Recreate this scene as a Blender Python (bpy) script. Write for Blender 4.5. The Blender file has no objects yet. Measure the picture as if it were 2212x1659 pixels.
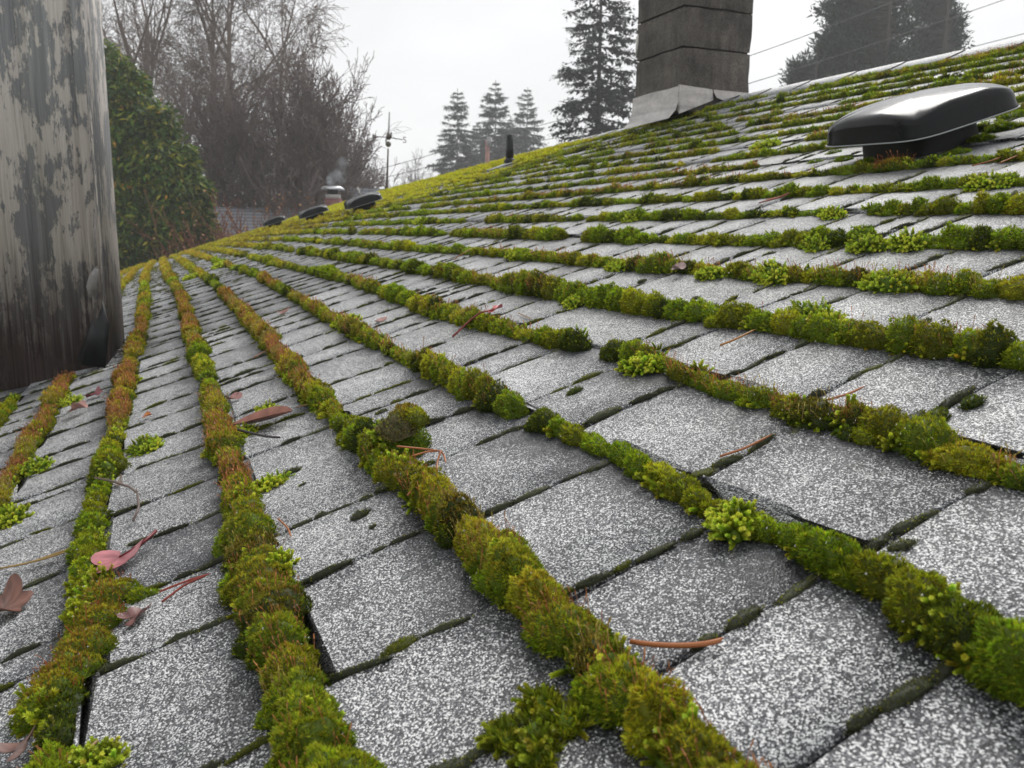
import bpy, math, random
import numpy as np
from mathutils import Matrix, Vector

sc = bpy.context.scene
COL = sc.collection
rng = np.random.default_rng(7)
random.seed(7)

# ------------------------------------------------------------------ calibration of the roof plane
E = 0.14                       # one shingle exposure in metres (roof units)
CAMZ = 3.25                    # camera height above the ground
FPX = 1804.3                   # focal length in pixels of a 2212 x 1659 frame
PPX, PPY = 1106.0, 829.5
d_c = np.array([-0.38996751, -0.16812966, 0.90534952])   # course direction in camera axes
u_c = np.array([0.87903491, -0.36081297, 0.31162737])    # up-slope direction
n_c = np.array([-0.27426805, -0.91735839, -0.28849718])  # roof normal
PITCH = 0.31556
H0, K0 = 1.9688, 1.06955       # camera height over the plane, row coordinate under the camera
XA = np.array([1.0, 0, 0])
UA = np.array([0, -math.cos(PITCH), math.sin(PITCH)])
NA = np.array([0, math.sin(PITCH), math.cos(PITCH)])
CAM = np.array([0, 0, CAMZ])
M = np.column_stack([XA, UA, NA]) @ np.column_stack([d_c, u_c, n_c]).T   # camera axes -> world

# ------------------------------------------------------------------ camera, sky, sun, exposure
cam_d = bpy.data.cameras.new('camera')
cam = bpy.data.objects.new('camera', cam_d); COL.objects.link(cam)
R = np.column_stack([M[:, 0], -M[:, 1], -M[:, 2]])
mw = Matrix([list(R[i]) + [CAM[i]] for i in range(3)] + [[0, 0, 0, 1]])
cam.matrix_world = mw
cam_d.sensor_width = 36; cam_d.lens = 36 * FPX / 2212
cam_d.clip_start = 0.02; cam_d.clip_end = 2000
cam_d.dof.use_dof = True; cam_d.dof.focus_distance = 0.85; cam_d.dof.aperture_fstop = 19
sc.camera = cam

SUN_EL, SUN_AZ = math.radians(48), math.radians(-40)      # soft light from ahead and to the right (up-slope)
w = bpy.data.worlds.new('World'); sc.world = w; w.use_nodes = True
nt = w.node_tree; nt.nodes.clear()
out = nt.nodes.new('ShaderNodeOutputWorld'); bg = nt.nodes.new('ShaderNodeBackground')
sky = nt.nodes.new('ShaderNodeTexSky'); sky.sky_type = 'NISHITA'; sky.sun_disc = False
sky.sun_elevation = SUN_EL; sky.sun_rotation = math.radians(90) - SUN_AZ
sky.air_density = 1.0; sky.dust_density = 6.0
hs = nt.nodes.new('ShaderNodeHueSaturation'); hs.inputs['Saturation'].default_value = 0.10
nt.links.new(sky.outputs[0], hs.inputs['Color'])
tc = nt.nodes.new('ShaderNodeTexCoord'); cn = nt.nodes.new('ShaderNodeTexNoise')
cn.inputs['Scale'].default_value = 2.4; cn.inputs['Detail'].default_value = 5
cmap = nt.nodes.new('ShaderNodeMapping'); cmap.inputs['Scale'].default_value = (1, 1, 2.2)
nt.links.new(tc.outputs['Generated'], cmap.inputs[0]); nt.links.new(cmap.outputs[0], cn.inputs['Vector'])
cr = nt.nodes.new('ShaderNodeValToRGB')
cr.color_ramp.elements[0].position = 0.32; cr.color_ramp.elements[0].color = (7.2, 7.25, 7.45, 1)
cr.color_ramp.elements[1].position = 0.68; cr.color_ramp.elements[1].color = (8.9, 8.95, 9.05, 1)
nt.links.new(cn.outputs['Fac'], cr.inputs[0])
mx = nt.nodes.new('ShaderNodeMixRGB'); mx.inputs[0].default_value = 0.86     # the cloud deck over the clear sky
nt.links.new(hs.outputs[0], mx.inputs[1]); nt.links.new(cr.outputs[0], mx.inputs[2])
nt.links.new(mx.outputs[0], bg.inputs['Color']); bg.inputs['Strength'].default_value = 0.086
nt.links.new(bg.outputs[0], out.inputs['Surface'])
sl = bpy.data.lights.new('sun', 'SUN'); sl.energy = 1.5; sl.angle = math.radians(28); sl.color = (1, .97, .93)
sun = bpy.data.objects.new('sun', sl); COL.objects.link(sun)
sdir = Vector((math.cos(SUN_EL) * math.cos(SUN_AZ), math.cos(SUN_EL) * math.sin(SUN_AZ), math.sin(SUN_EL)))
sun.rotation_euler = sdir.to_track_quat('Z', 'Y').to_euler(); sun.location = (0, 0, 30)
sc.view_settings.view_transform = 'Standard'; sc.view_settings.look = 'None'
sc.view_settings.exposure = 0.56; sc.view_settings.gamma = 1.0
sc.render.engine = 'CYCLES'
sc.cycles.use_denoising = True
sc.cycles.max_bounces = 6; sc.cycles.transparent_max_bounces = 8; sc.cycles.volume_bounces = 1
sc.cycles.caustics_reflective = False; sc.cycles.caustics_refractive = False

# ------------------------------------------------------------------ roof surface
def softplus(x): return np.log1p(np.exp(np.clip(x, -40, 40)))
def ZR(s, k):
    "height of the old, sagging roof over the ideal plane (roof units)"
    s = np.asarray(s, float); k = np.asarray(k, float)
    a = .38 * np.clip((k - 10) / 10, 0, 1.3) ** 1.6 * np.clip(s / 24, 0, 1.25)
    a = a * np.interp(s, [0, 25, 33, 45, 60], [1, 1, .42, .25, 0])
    return a - .0165 * 6 * softplus((s - 37) / 6) - .02 * 6 * softplus((s - 72) / 6)
def RP(s, k, z=0.0):
    s = np.asarray(s, float); k = np.asarray(k, float)
    hh = z + ZR(s, k) - H0
    return CAM + E * (s[..., None] * XA + (k - K0)[..., None] * UA + np.asarray(hh)[..., None] * NA)
def P1(s, k, z=0.0): return RP(np.array(s, float), np.array(k, float), z)
def hit(x, y, z=0.0):
    "row coordinates (s, k) of the roof point seen at a photo pixel"
    r = np.array([x - PPX, y - PPY, FPX]); rn = -(r @ n_c); lam = H0 / rn
    for _ in range(60):
        s, k = lam * (r @ d_c), lam * (r @ u_c) + K0
        lam = .5 * lam + .5 * (H0 - z - float(ZR(s, k))) / rn
    return lam * (r @ d_c), lam * (r @ u_c) + K0
def at(x, y, depth):
    "world point at a given depth (m) along a photo direction"
    return CAM + M @ (np.array([x - PPX, y - PPY, FPX]) / FPX * depth)

# ------------------------------------------------------------------ mesh + object helpers
def mesh_np(name, V, F, mat, cols=None, extra=None, smooth=False):
    "V (n,3); F = array (m,3)/(m,4) or list of such arrays or list of index lists"
    me = bpy.data.meshes.new(name); V = np.asarray(V, np.float32)
    me.vertices.add(len(V)); me.vertices.foreach_set('co', V.ravel())
    Fs = F if isinstance(F, list) else [F]
    if Fs and isinstance(Fs[0], np.ndarray):
        idx = np.concatenate([f.ravel() for f in Fs]); tot = np.concatenate([np.full(len(f), f.shape[1]) for f in Fs])
    else:
        idx = np.concatenate([np.asarray(f) for f in Fs]); tot = np.array([len(f) for f in Fs])
    me.loops.add(len(idx)); me.loops.foreach_set('vertex_index', idx.astype(np.int32))
    st = np.concatenate([[0], np.cumsum(tot)[:-1]]).astype(np.int32)
    me.polygons.add(len(tot)); me.polygons.foreach_set('loop_start', st)
    me.polygons.foreach_set('loop_total', tot.astype(np.int32))
    if smooth: me.polygons.foreach_set('use_smooth', np.ones(len(tot), bool))
    if cols is not None:
        at_ = me.attributes.new('col', 'FLOAT_COLOR', 'POINT')
        c = np.ones((len(V), 4), np.float32); c[:, :3] = cols; at_.data.foreach_set('color', c.ravel())
    if extra:
        for nm, v in extra.items():
            a_ = me.attributes.new(nm, 'FLOAT', 'POINT'); a_.data.foreach_set('value', np.asarray(v, np.float32))
    me.update(calc_edges=True); me.validate()
    if mat: me.materials.append(mat)
    return me
def link(name, me, parent=None, loc=None):
    o = bpy.data.objects.new(name, me); COL.objects.link(o)
    if loc is not None: o.location = loc
    if parent: o.parent = parent
    return o
def obj(name, V, F, mat, parent=None, **kw):
    "part mesh; world-space vertices are stored relative to the parent's base"
    V = np.asarray(V, float)
    if parent is not None:
        V = V - np.array(base_of(parent))
    return link(name, mesh_np(name, V, F, mat, **kw), parent)
def base_of(o):
    b = np.zeros(3)
    while o: b += np.array(o.location); o = o.parent
    return b
def empty(name, loc):
    o = bpy.data.objects.new(name, None); o.empty_display_size = .1; COL.objects.link(o); o.location = loc; return o
def tag(o, label=None, cat=None, group=None, kind=None):
    if label: o['label'] = label
    if cat: o['category'] = cat
    if group: o['group'] = group
    if kind: o['kind'] = kind
    return o
def thing(name, loc, label, cat, group=None): return tag(empty(name, loc), label, cat, group)
def solo(name, V, F, mat, label, cat, group=None, **kw):
    "a thing that is one mesh, origin at its base"
    V = np.asarray(V, float); c = V.mean(0); c[2] = V[:, 2].min()
    o = link(name, mesh_np(name, V - c, F, mat, **kw), None, c); return tag(o, label, cat, group)

class MB:
    "collects boxes, tubes, sheets into one mesh"
    def __init__(s): s.V = []; s.F = []; s.C = []; s.n = 0
    def add(s, V, F, col=None):
        V = np.asarray(V, float)
        for f in F: s.F.append([i + s.n for i in f])
        s.V.append(V); s.n += len(V)
        if col is not None: s.C.append(np.tile(np.array(col, float), (len(V), 1)))
    def box(s, o, a, b, c, col=None):
        o, a, b, c = map(lambda v: np.array(v, float), (o, a, b, c))
        V = [o, o + a, o + a + b, o + b, o + c, o + a + c, o + a + b + c, o + b + c]
        F = [[0, 3, 2, 1], [4, 5, 6, 7], [0, 1, 5, 4], [1, 2, 6, 5], [2, 3, 7, 6], [3, 0, 4, 7]]
        if np.dot(np.cross(a, b), c) < 0: F = [f[::-1] for f in F]
        s.add(V, F, col)
    def tube(s, pts, radii, n=8, cap=True, col=None):
        pts = np.asarray(pts, float); m = len(pts); radii = np.broadcast_to(radii, (m,))
        tg = np.gradient(pts, axis=0); tg /= np.linalg.norm(tg, axis=1)[:, None] + 1e-12
        ref = np.array([0, 0, 1.]) if abs(tg[0][2]) < .9 else np.array([1., 0, 0])
        V = []
        for i in range(m):
            a = np.cross(tg[i], ref); a /= np.linalg.norm(a) + 1e-12; b = np.cross(tg[i], a)
            for j in range(n):
                th = 2 * math.pi * j / n; V.append(pts[i] + radii[i] * (a * math.cos(th) + b * math.sin(th)))
        F = [[i * n + j, i * n + (j + 1) % n, (i + 1) * n + (j + 1) % n, (i + 1) * n + j] for i in range(m - 1) for j in range(n)]
        if cap: F += [list(range(n))[::-1], [(m - 1) * n + j for j in range(n)]]
        s.add(V, F, col)
    def build(s, name, mat, parent=None, smooth=False):
        return obj(name, np.vstack(s.V), s.F, mat, parent, smooth=smooth, cols=np.vstack(s.C) if s.C else None)
    def solo(s, name, mat, label, cat, group=None, smooth=False):
        return solo(name, np.vstack(s.V), s.F, mat, label, cat, group, smooth=smooth, cols=np.vstack(s.C) if s.C else None)

# ------------------------------------------------------------------ materials
def newmat(name):
    m = bpy.data.materials.new(name); m.use_nodes = True; nt = m.node_tree
    return m, nt, nt.nodes['Principled BSDF'], nt.nodes['Material Output']
def N(nt, t, **kw):
    n = nt.nodes.new(t)
    for k, v in kw.items():
        if k in n.inputs: n.inputs[k].default_value = v
        else: setattr(n, k, v)
    return n
def ramp(nt, stops, src=None, interp='LINEAR'):
    n = nt.nodes.new('ShaderNodeValToRGB'); cr = n.color_ramp; cr.interpolation = interp
    while len(cr.elements) < len(stops): cr.elements.new(.5)
    for e, (p, c) in zip(cr.elements, stops):
        e.position = p; e.color = (*c, 1) if len(c) == 3 else c
    if src is not None: nt.links.new(src, n.inputs[0])
    return n
def math_(nt, op, a, b=None, clamp=False):
    n = nt.nodes.new('ShaderNodeMath'); n.operation = op; n.use_clamp = clamp
    for i, v in enumerate((a, b)):
        if v is None: continue
        if isinstance(v, (int, float)): n.inputs[i].default_value = v
        else: nt.links.new(v, n.inputs[i])
    return n.outputs[0]
def coords(nt, scale=(1, 1, 1), kind='Object'):
    t = nt.nodes.new('ShaderNodeTexCoord'); mp = nt.nodes.new('ShaderNodeMapping'); mp.inputs['Scale'].default_value = scale
    nt.links.new(t.outputs[kind], mp.inputs[0]); return mp.outputs[0]
def noise(nt, vec, scale, detail=4, rough=.6):
    n = N(nt, 'ShaderNodeTexNoise', Scale=scale, Detail=detail, Roughness=rough); nt.links.new(vec, n.inputs['Vector']); return n.outputs['Fac']
def bump(nt, src, dist, strength=1.0, prev=None):
    b = N(nt, 'ShaderNodeBump', Strength=strength, Distance=dist); nt.links.new(src, b.inputs['Height'])
    if prev is not None: nt.links.new(prev, b.inputs['Normal'])
    return b.outputs[0]

def mat_shingle():
    m, nt, bs, out = newmat('granule_shingle')
    v = coords(nt)
    vo = N(nt, 'ShaderNodeTexVoronoi', Scale=1080.0); nt.links.new(v, vo.inputs['Vector'])
    sep = nt.nodes.new('ShaderNodeSeparateColor'); nt.links.new(vo.outputs['Color'], sep.inputs[0])
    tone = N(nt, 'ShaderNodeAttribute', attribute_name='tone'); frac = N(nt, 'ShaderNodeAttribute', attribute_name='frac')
    big = noise(nt, v, 14, 5, .65); mid = noise(nt, v, 60, 3)
    # granules darker toward the head of each tab, with a wandering edge
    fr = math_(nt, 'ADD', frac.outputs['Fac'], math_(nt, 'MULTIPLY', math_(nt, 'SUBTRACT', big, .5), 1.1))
    head_dark = ramp(nt, [(.50, (0, 0, 0)), (.95, (1, 1, 1))], fr)
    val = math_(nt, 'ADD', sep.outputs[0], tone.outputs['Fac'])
    val = math_(nt, 'SUBTRACT', val, math_(nt, 'MULTIPLY', head_dark.outputs[0], .34))
    val = math_(nt, 'ADD', val, math_(nt, 'MULTIPLY', math_(nt, 'SUBTRACT', mid, .5), .35))
    val = math_(nt, 'ADD', val, math_(nt, 'MULTIPLY', math_(nt, 'SUBTRACT', big, .5), .35))
    c = ramp(nt, [(0, (.016, .017, .020)), (.22, (.030, .032, .037)), (.40, (.075, .078, .087)), (.58, (.165, .17, .185)), (.68, (.28, .285, .30)), (.74, (.62, .63, .64)), (.92, (.82, .83, .83))], val)
    # sparse yellowish lichen patches
    li = ramp(nt, [(.70, (0, 0, 0)), (.78, (1, 1, 1))], noise(nt, v, 22, 4))
    mixl = N(nt, 'ShaderNodeMixRGB', blend_type='MULTIPLY'); nt.links.new(math_(nt, 'MULTIPLY', li.outputs[0], .5), mixl.inputs[0])
    nt.links.new(c.outputs[0], mixl.inputs[1]); mixl.inputs[2].default_value = (.9, .85, .6, 1)
    nt.links.new(mixl.outputs[0], bs.inputs['Base Color'])
    ro = ramp(nt, [(0, (.30, .30, .30)), (1, (.62, .62, .62))], sep.outputs[1]); nt.links.new(ro.outputs[0], bs.inputs['Roughness'])
    b1 = bump(nt, noise(nt, v, 30, 3), .004, .35)
    b2 = bump(nt, math_(nt, 'ADD', vo.outputs['Distance'], math_(nt, 'MULTIPLY', sep.outputs[2], .8)), .0007, .7, b1)
    nt.links.new(b2, bs.inputs['Normal']); bs.inputs['Specular IOR Level'].default_value = .5
    return m
def mat_plain(name, col, rough=.6, metal=0, spec=.5, nscale=None, namt=.25, bumpd=None, coat=0):
    m, nt, bs, out = newmat(name)
    bs.inputs['Roughness'].default_value = rough; bs.inputs['Metallic'].default_value = metal
    bs.inputs['Specular IOR Level'].default_value = spec; bs.inputs['Coat Weight'].default_value = coat
    if nscale:
        v = coords(nt); nn = noise(nt, v, nscale, 6)
        c = np.array(col); r = ramp(nt, [(.3, tuple(c * (1 - namt))), (.7, tuple(np.minimum(c * (1 + namt), 1)))], nn)
        nt.links.new(r.outputs[0], bs.inputs['Base Color'])
        if bumpd: nt.links.new(bump(nt, nn, bumpd), bs.inputs['Normal'])
    else: bs.inputs['Base Color'].default_value = (*col, 1)
    return m
def mat_attr(name, rough=.6, transl=.25, spec=.3, gain=1.0):
    "vegetation: colour of each leaf stored on the mesh, some light passes through"
    m, nt, bs, out = newmat(name)
    a = N(nt, 'ShaderNodeAttribute', attribute_name='col')
    nt.links.new(a.outputs['Color'], bs.inputs['Base Color']); bs.inputs['Roughness'].default_value = rough
    bs.inputs['Specular IOR Level'].default_value = spec
    if transl:
        tr = N(nt, 'ShaderNodeBsdfTranslucent'); nt.links.new(a.outputs['Color'], tr.inputs[0])
        mx = N(nt, 'ShaderNodeMixShader'); mx.inputs[0].default_value = transl
        nt.links.new(bs.outputs[0], mx.inputs[1]); nt.links.new(tr.outputs[0], mx.inputs[2]); nt.links.new(mx.outputs[0], out.inputs[0])
    return m
MOSS = mat_attr('moss_leaf', .55, .35, .25)
LEAF = mat_attr('tree_leaf', .5, .25, .25)
NEEDLE = mat_attr('conifer_needle', .6, .1, .3)
BARK = mat_attr('bark', .85, 0, .2)
STALK = mat_attr('spore_stalk', .45, .25, .4)
DEADLEAF = mat_attr('dead_leaf', .35, .2, .5)
SHINGLE = mat_shingle()
BLACKFELT = mat_plain('black_felt', (.012, .012, .013), .8, nscale=60)

# ------------------------------------------------------------------ rows and joints measured on the roof
ROWPIX = {
 -2: [(24,892),(7,917)],
 -1: [(156,819),(139,871),(104,930),(69,1010),(28,1076),(0,1121)],
 0: [(316,715),(292,805),(267,958),(226,1090),(200,1308),(188,1440),(172,1620)],
 1: [(395,620),(420,690),(440,760),(470,850),(490,900),(515,980),(540,1080),(570,1170),(600,1260),(630,1360),(670,1440),(710,1560),(735,1640)],
 2: [(480,625),(540,680),(600,745),(660,810),(720,870),(780,930),(860,1000),(930,1060),(1030,1140),(1140,1230),(1240,1320),(1330,1420),(1440,1520),(1550,1630)],
 3: [(560,595),(660,655),(750,695),(830,745),(930,790),(1060,850),(1150,895),(1215,930),(1324,960),(1411,1004),(1498,1065),(1607,1135),(1703,1156),(1790,1191),(1855,1213),(2008,1297),(2095,1375),(2182,1419)],
 4: [(662,585),(727,593),(858,641),(923,665),(989,681),(1054,702),(1240,740),(1367,759),(1455,790),(1542,816),(1703,873),(1833,908),(1964,934),(2095,965),(2173,1004)],
 5: [(727,554),(814,567),(880,576),(989,598),(1076,615),(1237,641),(1367,659),(1498,681),(1629,698),(1877,724),(2008,750),(2138,763)],
 6: [(858,535),(945,541),(1106,550),(1237,567),(1367,580),(1542,589),(1790,607),(1920,615),(2051,624),(2182,637)],
 7: [(1032,508),(1150,511),(1324,519),(1498,526),(1703,524),(1920,532),(2095,524),(2212,530)],
 8: [(1150,476),(1367,474),(1629,465),(1746,465),(1964,456),(2182,454)],
 9: [(1237,444),(1455,434),(1629,428),(1703,423)]}
JOINTPIX = {
 1: [((745,1475),(1076,1301)),((665,1265),(919,1152)),((553,991),(727,921)),((623,1152),(797,1087))],
 2: [((1058,1121),(1306,1008)),((1254,1283),(1498,1161)),((1481,1419),(1768,1266)),((945,1006),(1106,936)),((945,917),(1028,880)),((801,895),(954,840)),((775,869),(867,840)),((1740,1650),(2120,1410))],
 3: [((1881,1204),(2173,1030)),((1542,1026),(1759,917)),((1298,912),(1455,840)),((1163,869),(1206,856)),((1106,803),(1180,768))],
 4: [((1851,824),(1960,768)),((1659,790),(1724,750)),((1363,755),(1476,698)),((1455,759),(1542,716)),((1171,698),(1237,668)),((2160,824),(2195,807))],
 5: [((1785,670),(1855,637)),((1977,702),(2073,650)),((1676,663),(1755,624)),((1367,633),(1428,602)),((1585,659),(1655,624))],
 0: [((495,1659),(618,1584)),((360,1405),(525,1330)),((345,1280),(520,1195))]}
S0, S1, KLO, KHI, KRIDGE = -2.0, 106.0, -5, 20, 21.3

def vnoise(seed, freq):
    g = np.random.default_rng(seed).random(4096)
    def f(x):
        x = np.asarray(x, float) * freq + 500.0; i = np.floor(x).astype(int); t = x - i; t = t * t * (3 - 2 * t)
        return g[i % 4096] * (1 - t) + g[(i + 1) % 4096] * t
    return f
ROWDEV = {}
for k in range(KLO, KHI + 2):
    base = vnoise(900 + k, .12); amp = .05
    if k in ROWPIX:
        q = np.array([hit(*p) for p in ROWPIX[k]]); q = q[np.argsort(q[:, 0])]
        dv = np.clip(q[:, 1] - k, -.22, .22); ok = q[:, 0] < 30; q, dv = q[ok], dv[ok]
        if len(dv) > 2: dv = np.concatenate([dv[:1], (dv[:-2] + 2 * dv[1:-1] + dv[2:]) / 4, dv[-1:]])
        ROWDEV[k] = (q[:, 0], dv, base)
    else: ROWDEV[k] = (np.array([0.]), np.array([0.]), base)
fine = vnoise(77, .9)
def TK(k, s):
    s = np.asarray(s, float); a, b, base = ROWDEV[k]
    v = np.interp(s, a, b) * np.clip((40 - s) / 15, 0, 1)
    return k + v + .06 * (base(s) - .5) + .03 * (fine(s + 31 * k) - .5)

JOINTS = {}
for k in range(KLO, KHI + 1):
    r = np.random.default_rng(300 + k); fixed = []
    for a, b in JOINTPIX.get(k, []):
        sa, sb = hit(*a)[0], hit(*b)[0]; fixed.append((sa + sb) / 2)
    fixed.sort(); js = list(fixed)
    s = (max(fixed) if fixed else S0) + r.uniform(.5, 1.1)
    while s < S1 - .5: js.append(s); s += r.uniform(.62, 1.25) if r.random() > .18 else r.uniform(.22, .45)
    if fixed:
        s = min(fixed) - r.uniform(.7, 1.1)
        while s > S0 + .3: js.append(s); s -= r.uniform(.7, 1.2)
    JOINTS[k] = sorted(js)

# ------------------------------------------------------------------ the house: shingle roof, far slope, walls
house = thing('house', (7.0, -2.0, 0), 'low house with a long mossy grey shingle roof filling the foreground', 'house')
V, F, TONE, FRAC = [], [], [], []
def addtab(k, sa, sb, r):
    g = r.uniform(.006, .012); a, b = sa + g, sb - g
    if b - a < .08: return
    th = .04 * r.uniform(.8, 1.25); lift = r.normal(0, .006, 2); jit = r.normal(0, .008)
    near = sb < 16
    ra, rb = (r.uniform(.03, .11, 2) if near else (0, 0))
    ra = min(ra, (b - a) * .4); rb = min(rb, (b - a) * .4)
    low = lambda s: float(TK(k, s)) + jit
    m = max(2, int((b - a) * (5 if near else 2)))
    top = 1.18
    pts = []
    if near:
        for th_ in (0, 30, 60, 90):
            c = math.radians(th_); pts.append((a + ra * (1 - math.sin(c)), low(a) + ra * (1 - math.cos(c))))
        for s in np.linspace(a + ra, b - rb, m)[1:-1]: pts.append((s, low(s) + r.normal(0, .004)))
        for th_ in (90, 60, 30, 0):
            c = math.radians(th_); pts.append((b - rb * (1 - math.sin(c)), low(b) + rb * (1 - math.cos(c))))
        pts = [(a, low(a) + ra)] + pts[1:] if ra else pts
    else: pts = [(a, low(a)), (b, low(b))]
    nb = len(pts)
    kt = min(k + top, KRIDGE)
    if near:
        up = [(b, low(b) + .5), (b, kt), (a, kt), (a, low(a) + .5)]
    else: up = [(b, kt), (a, kt)]
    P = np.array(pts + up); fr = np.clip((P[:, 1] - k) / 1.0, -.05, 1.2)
    z = th * (1 - fr / 1.18) + (lift[0] * (b - P[:, 0]) + lift[1] * (P[:, 0] - a)) / (b - a) * (1 - fr) + .003 * r.normal(0, 1, len(P)) * (1 if near else 0)
    z = np.maximum(z, .0015)
    W = RP(P[:, 0], P[:, 1], z); Wl = RP(P[:, 0], P[:, 1], np.full(len(P), -.02))
    n0 = sum(len(v) for v in V); n = len(P)
    V.append(np.vstack([W, Wl])); F.append([n0 + i for i in range(n)])
    for i in range(n): F.append([n0 + i, n0 + n + i, n0 + n + (i + 1) % n, n0 + (i + 1) % n])
    t = r.normal(0, .035) - (.07 if r.random() < .05 else 0)
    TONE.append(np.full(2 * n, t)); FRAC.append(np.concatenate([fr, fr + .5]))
for k in range(KLO, KHI + 1):
    r = np.random.default_rng(40 + k); js = [S0] + JOINTS[k] + [S1]
    for a, b in zip(js[:-1], js[1:]): addtab(k, a, b, r)
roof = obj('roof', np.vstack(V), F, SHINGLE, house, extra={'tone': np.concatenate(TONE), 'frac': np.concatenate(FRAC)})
# felt deck below the tabs, far slope, ridge cap
ss = np.linspace(S0, S1, 60)
kk = np.array([KLO - .05, 0, 5, 10, 14, 18, KRIDGE])
A, B = np.meshgrid(ss, kk, indexing='ij'); G = RP(A.ravel(), B.ravel(), np.full(A.size, -.03))
def gridF(n, m): return [[i * m + j, (i + 1) * m + j, (i + 1) * m + j + 1, i * m + j + 1] for i in range(n - 1) for j in range(m - 1)]
obj('roof_deck', G, gridF(60, len(kk)), BLACKFELT, house)
rid = RP(ss, np.full(60, KRIDGE), 0); far = rid + np.array([0, -3.6, -3.6 * math.tan(PITCH)])
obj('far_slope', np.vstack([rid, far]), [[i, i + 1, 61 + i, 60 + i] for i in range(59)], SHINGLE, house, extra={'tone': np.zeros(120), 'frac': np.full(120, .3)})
V, F, TONE, FRAC = [], [], [], []
r = np.random.default_rng(5); s = S0
while s < S1 - 1:
    L = r.uniform(1.6, 2.0); q = np.array([s, min(s + L, S1)]); row = []
    dk = r.normal(0, .04)
    for kx, dz in ((KRIDGE - .82 + dk, .075), (KRIDGE - .12, .10), (KRIDGE, .115)):
        row.append(RP(q, np.full(2, kx), dz + np.array([.03, .0])))
    e = RP(q, np.full(2, KRIDGE), .06 + np.array([.03, 0]))
    row.append(e + np.array([0, -.10, -.10 * math.tan(PITCH) + .004]))
    lo = RP(q, np.full(2, KRIDGE - .82 + dk), .0); n0 = sum(len(v) for v in V)
    V.append(np.vstack([lo] + row))
    for i in range(4): F.append([n0 + 2 * i, n0 + 2 * i + 1, n0 + 2 * i + 3, n0 + 2 * i + 2])
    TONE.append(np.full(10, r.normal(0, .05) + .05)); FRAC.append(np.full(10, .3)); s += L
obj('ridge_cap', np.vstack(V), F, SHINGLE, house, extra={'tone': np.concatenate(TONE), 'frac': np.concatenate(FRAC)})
WALLM = mat_plain('painted_siding', (.35, .34, .32), .8, nscale=9)
b = MB(); x0, x1 = P1(S0 + 2, 0)[0], P1(S1 - 4, 0)[0]; ye = P1(0, KLO + 3)[1]; yf = far[0][1] + .5; zt = min(P1(0, KLO + 3)[2], P1(S1, KLO + 3)[2]) - .12
b.box((x0, yf, 0), (x1 - x0, 0, 0), (0, ye - yf, 0), (0, 0, zt)); b.build('wall', WALLM, house)

# ------------------------------------------------------------------ moss
C_DARK, C_GREEN, C_OLIVE = np.array([.046, .070, .008]), np.array([.108, .178, .010]), np.array([.138, .160, .011])
C_YEL, C_LIME, C_BROWN, C_BLACK = np.array([.34, .36, .024]), np.array([.60, .72, .065]), np.array([.25, .135, .030]), np.array([.060, .068, .038])
FR = np.column_stack([XA, UA, NA])        # local (s, k, up) axes as columns

def hemi(n, r):
    "random unit directions on the upper half, a little below the equator"
    z = r.uniform(-.12, 1, n); a = r.uniform(0, 2 * math.pi, n); q = np.sqrt(1 - np.clip(z, -1, 1) ** 2)
    return np.column_stack([q * np.cos(a), q * np.sin(a), z])
def lump(D, ph):
    "lumpy radius for a cushion"
    return 1 + .10 * np.sin(5 * D[:, 0] + ph) * np.cos(4 * D[:, 1] + 1.7 * ph) + .07 * np.sin(11 * D[:, 1] + 2.3 * ph + 6 * D[:, 2]) + .05 * np.sin(17 * D[:, 0] + 3.1 * ph)
_ico = None
def ico():
    global _ico
    if _ico is None:
        nz, na = 5, 12; v = []
        for i in range(nz):
            el = math.radians(-12 + 102 * i / nz)
            for j in range(na):
                a = 2 * math.pi * (j + .5 * (i % 2)) / na; v.append((math.cos(el) * math.cos(a), math.cos(el) * math.sin(a), math.sin(el)))
        v.append((0, 0, 1)); f = []
        for i in range(nz - 1):
            for j in range(na):
                a, b_, c, d = i * na + j, i * na + (j + 1) % na, (i + 1) * na + (j + 1) % na, (i + 1) * na + j
                f += [(a, b_, c), (a, c, d)]
        f += [((nz - 1) * na + j, (nz - 1) * na + (j + 1) % na, nz * na) for j in range(na)]
        _ico = (np.array(v), np.array(f))
    return _ico
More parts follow.
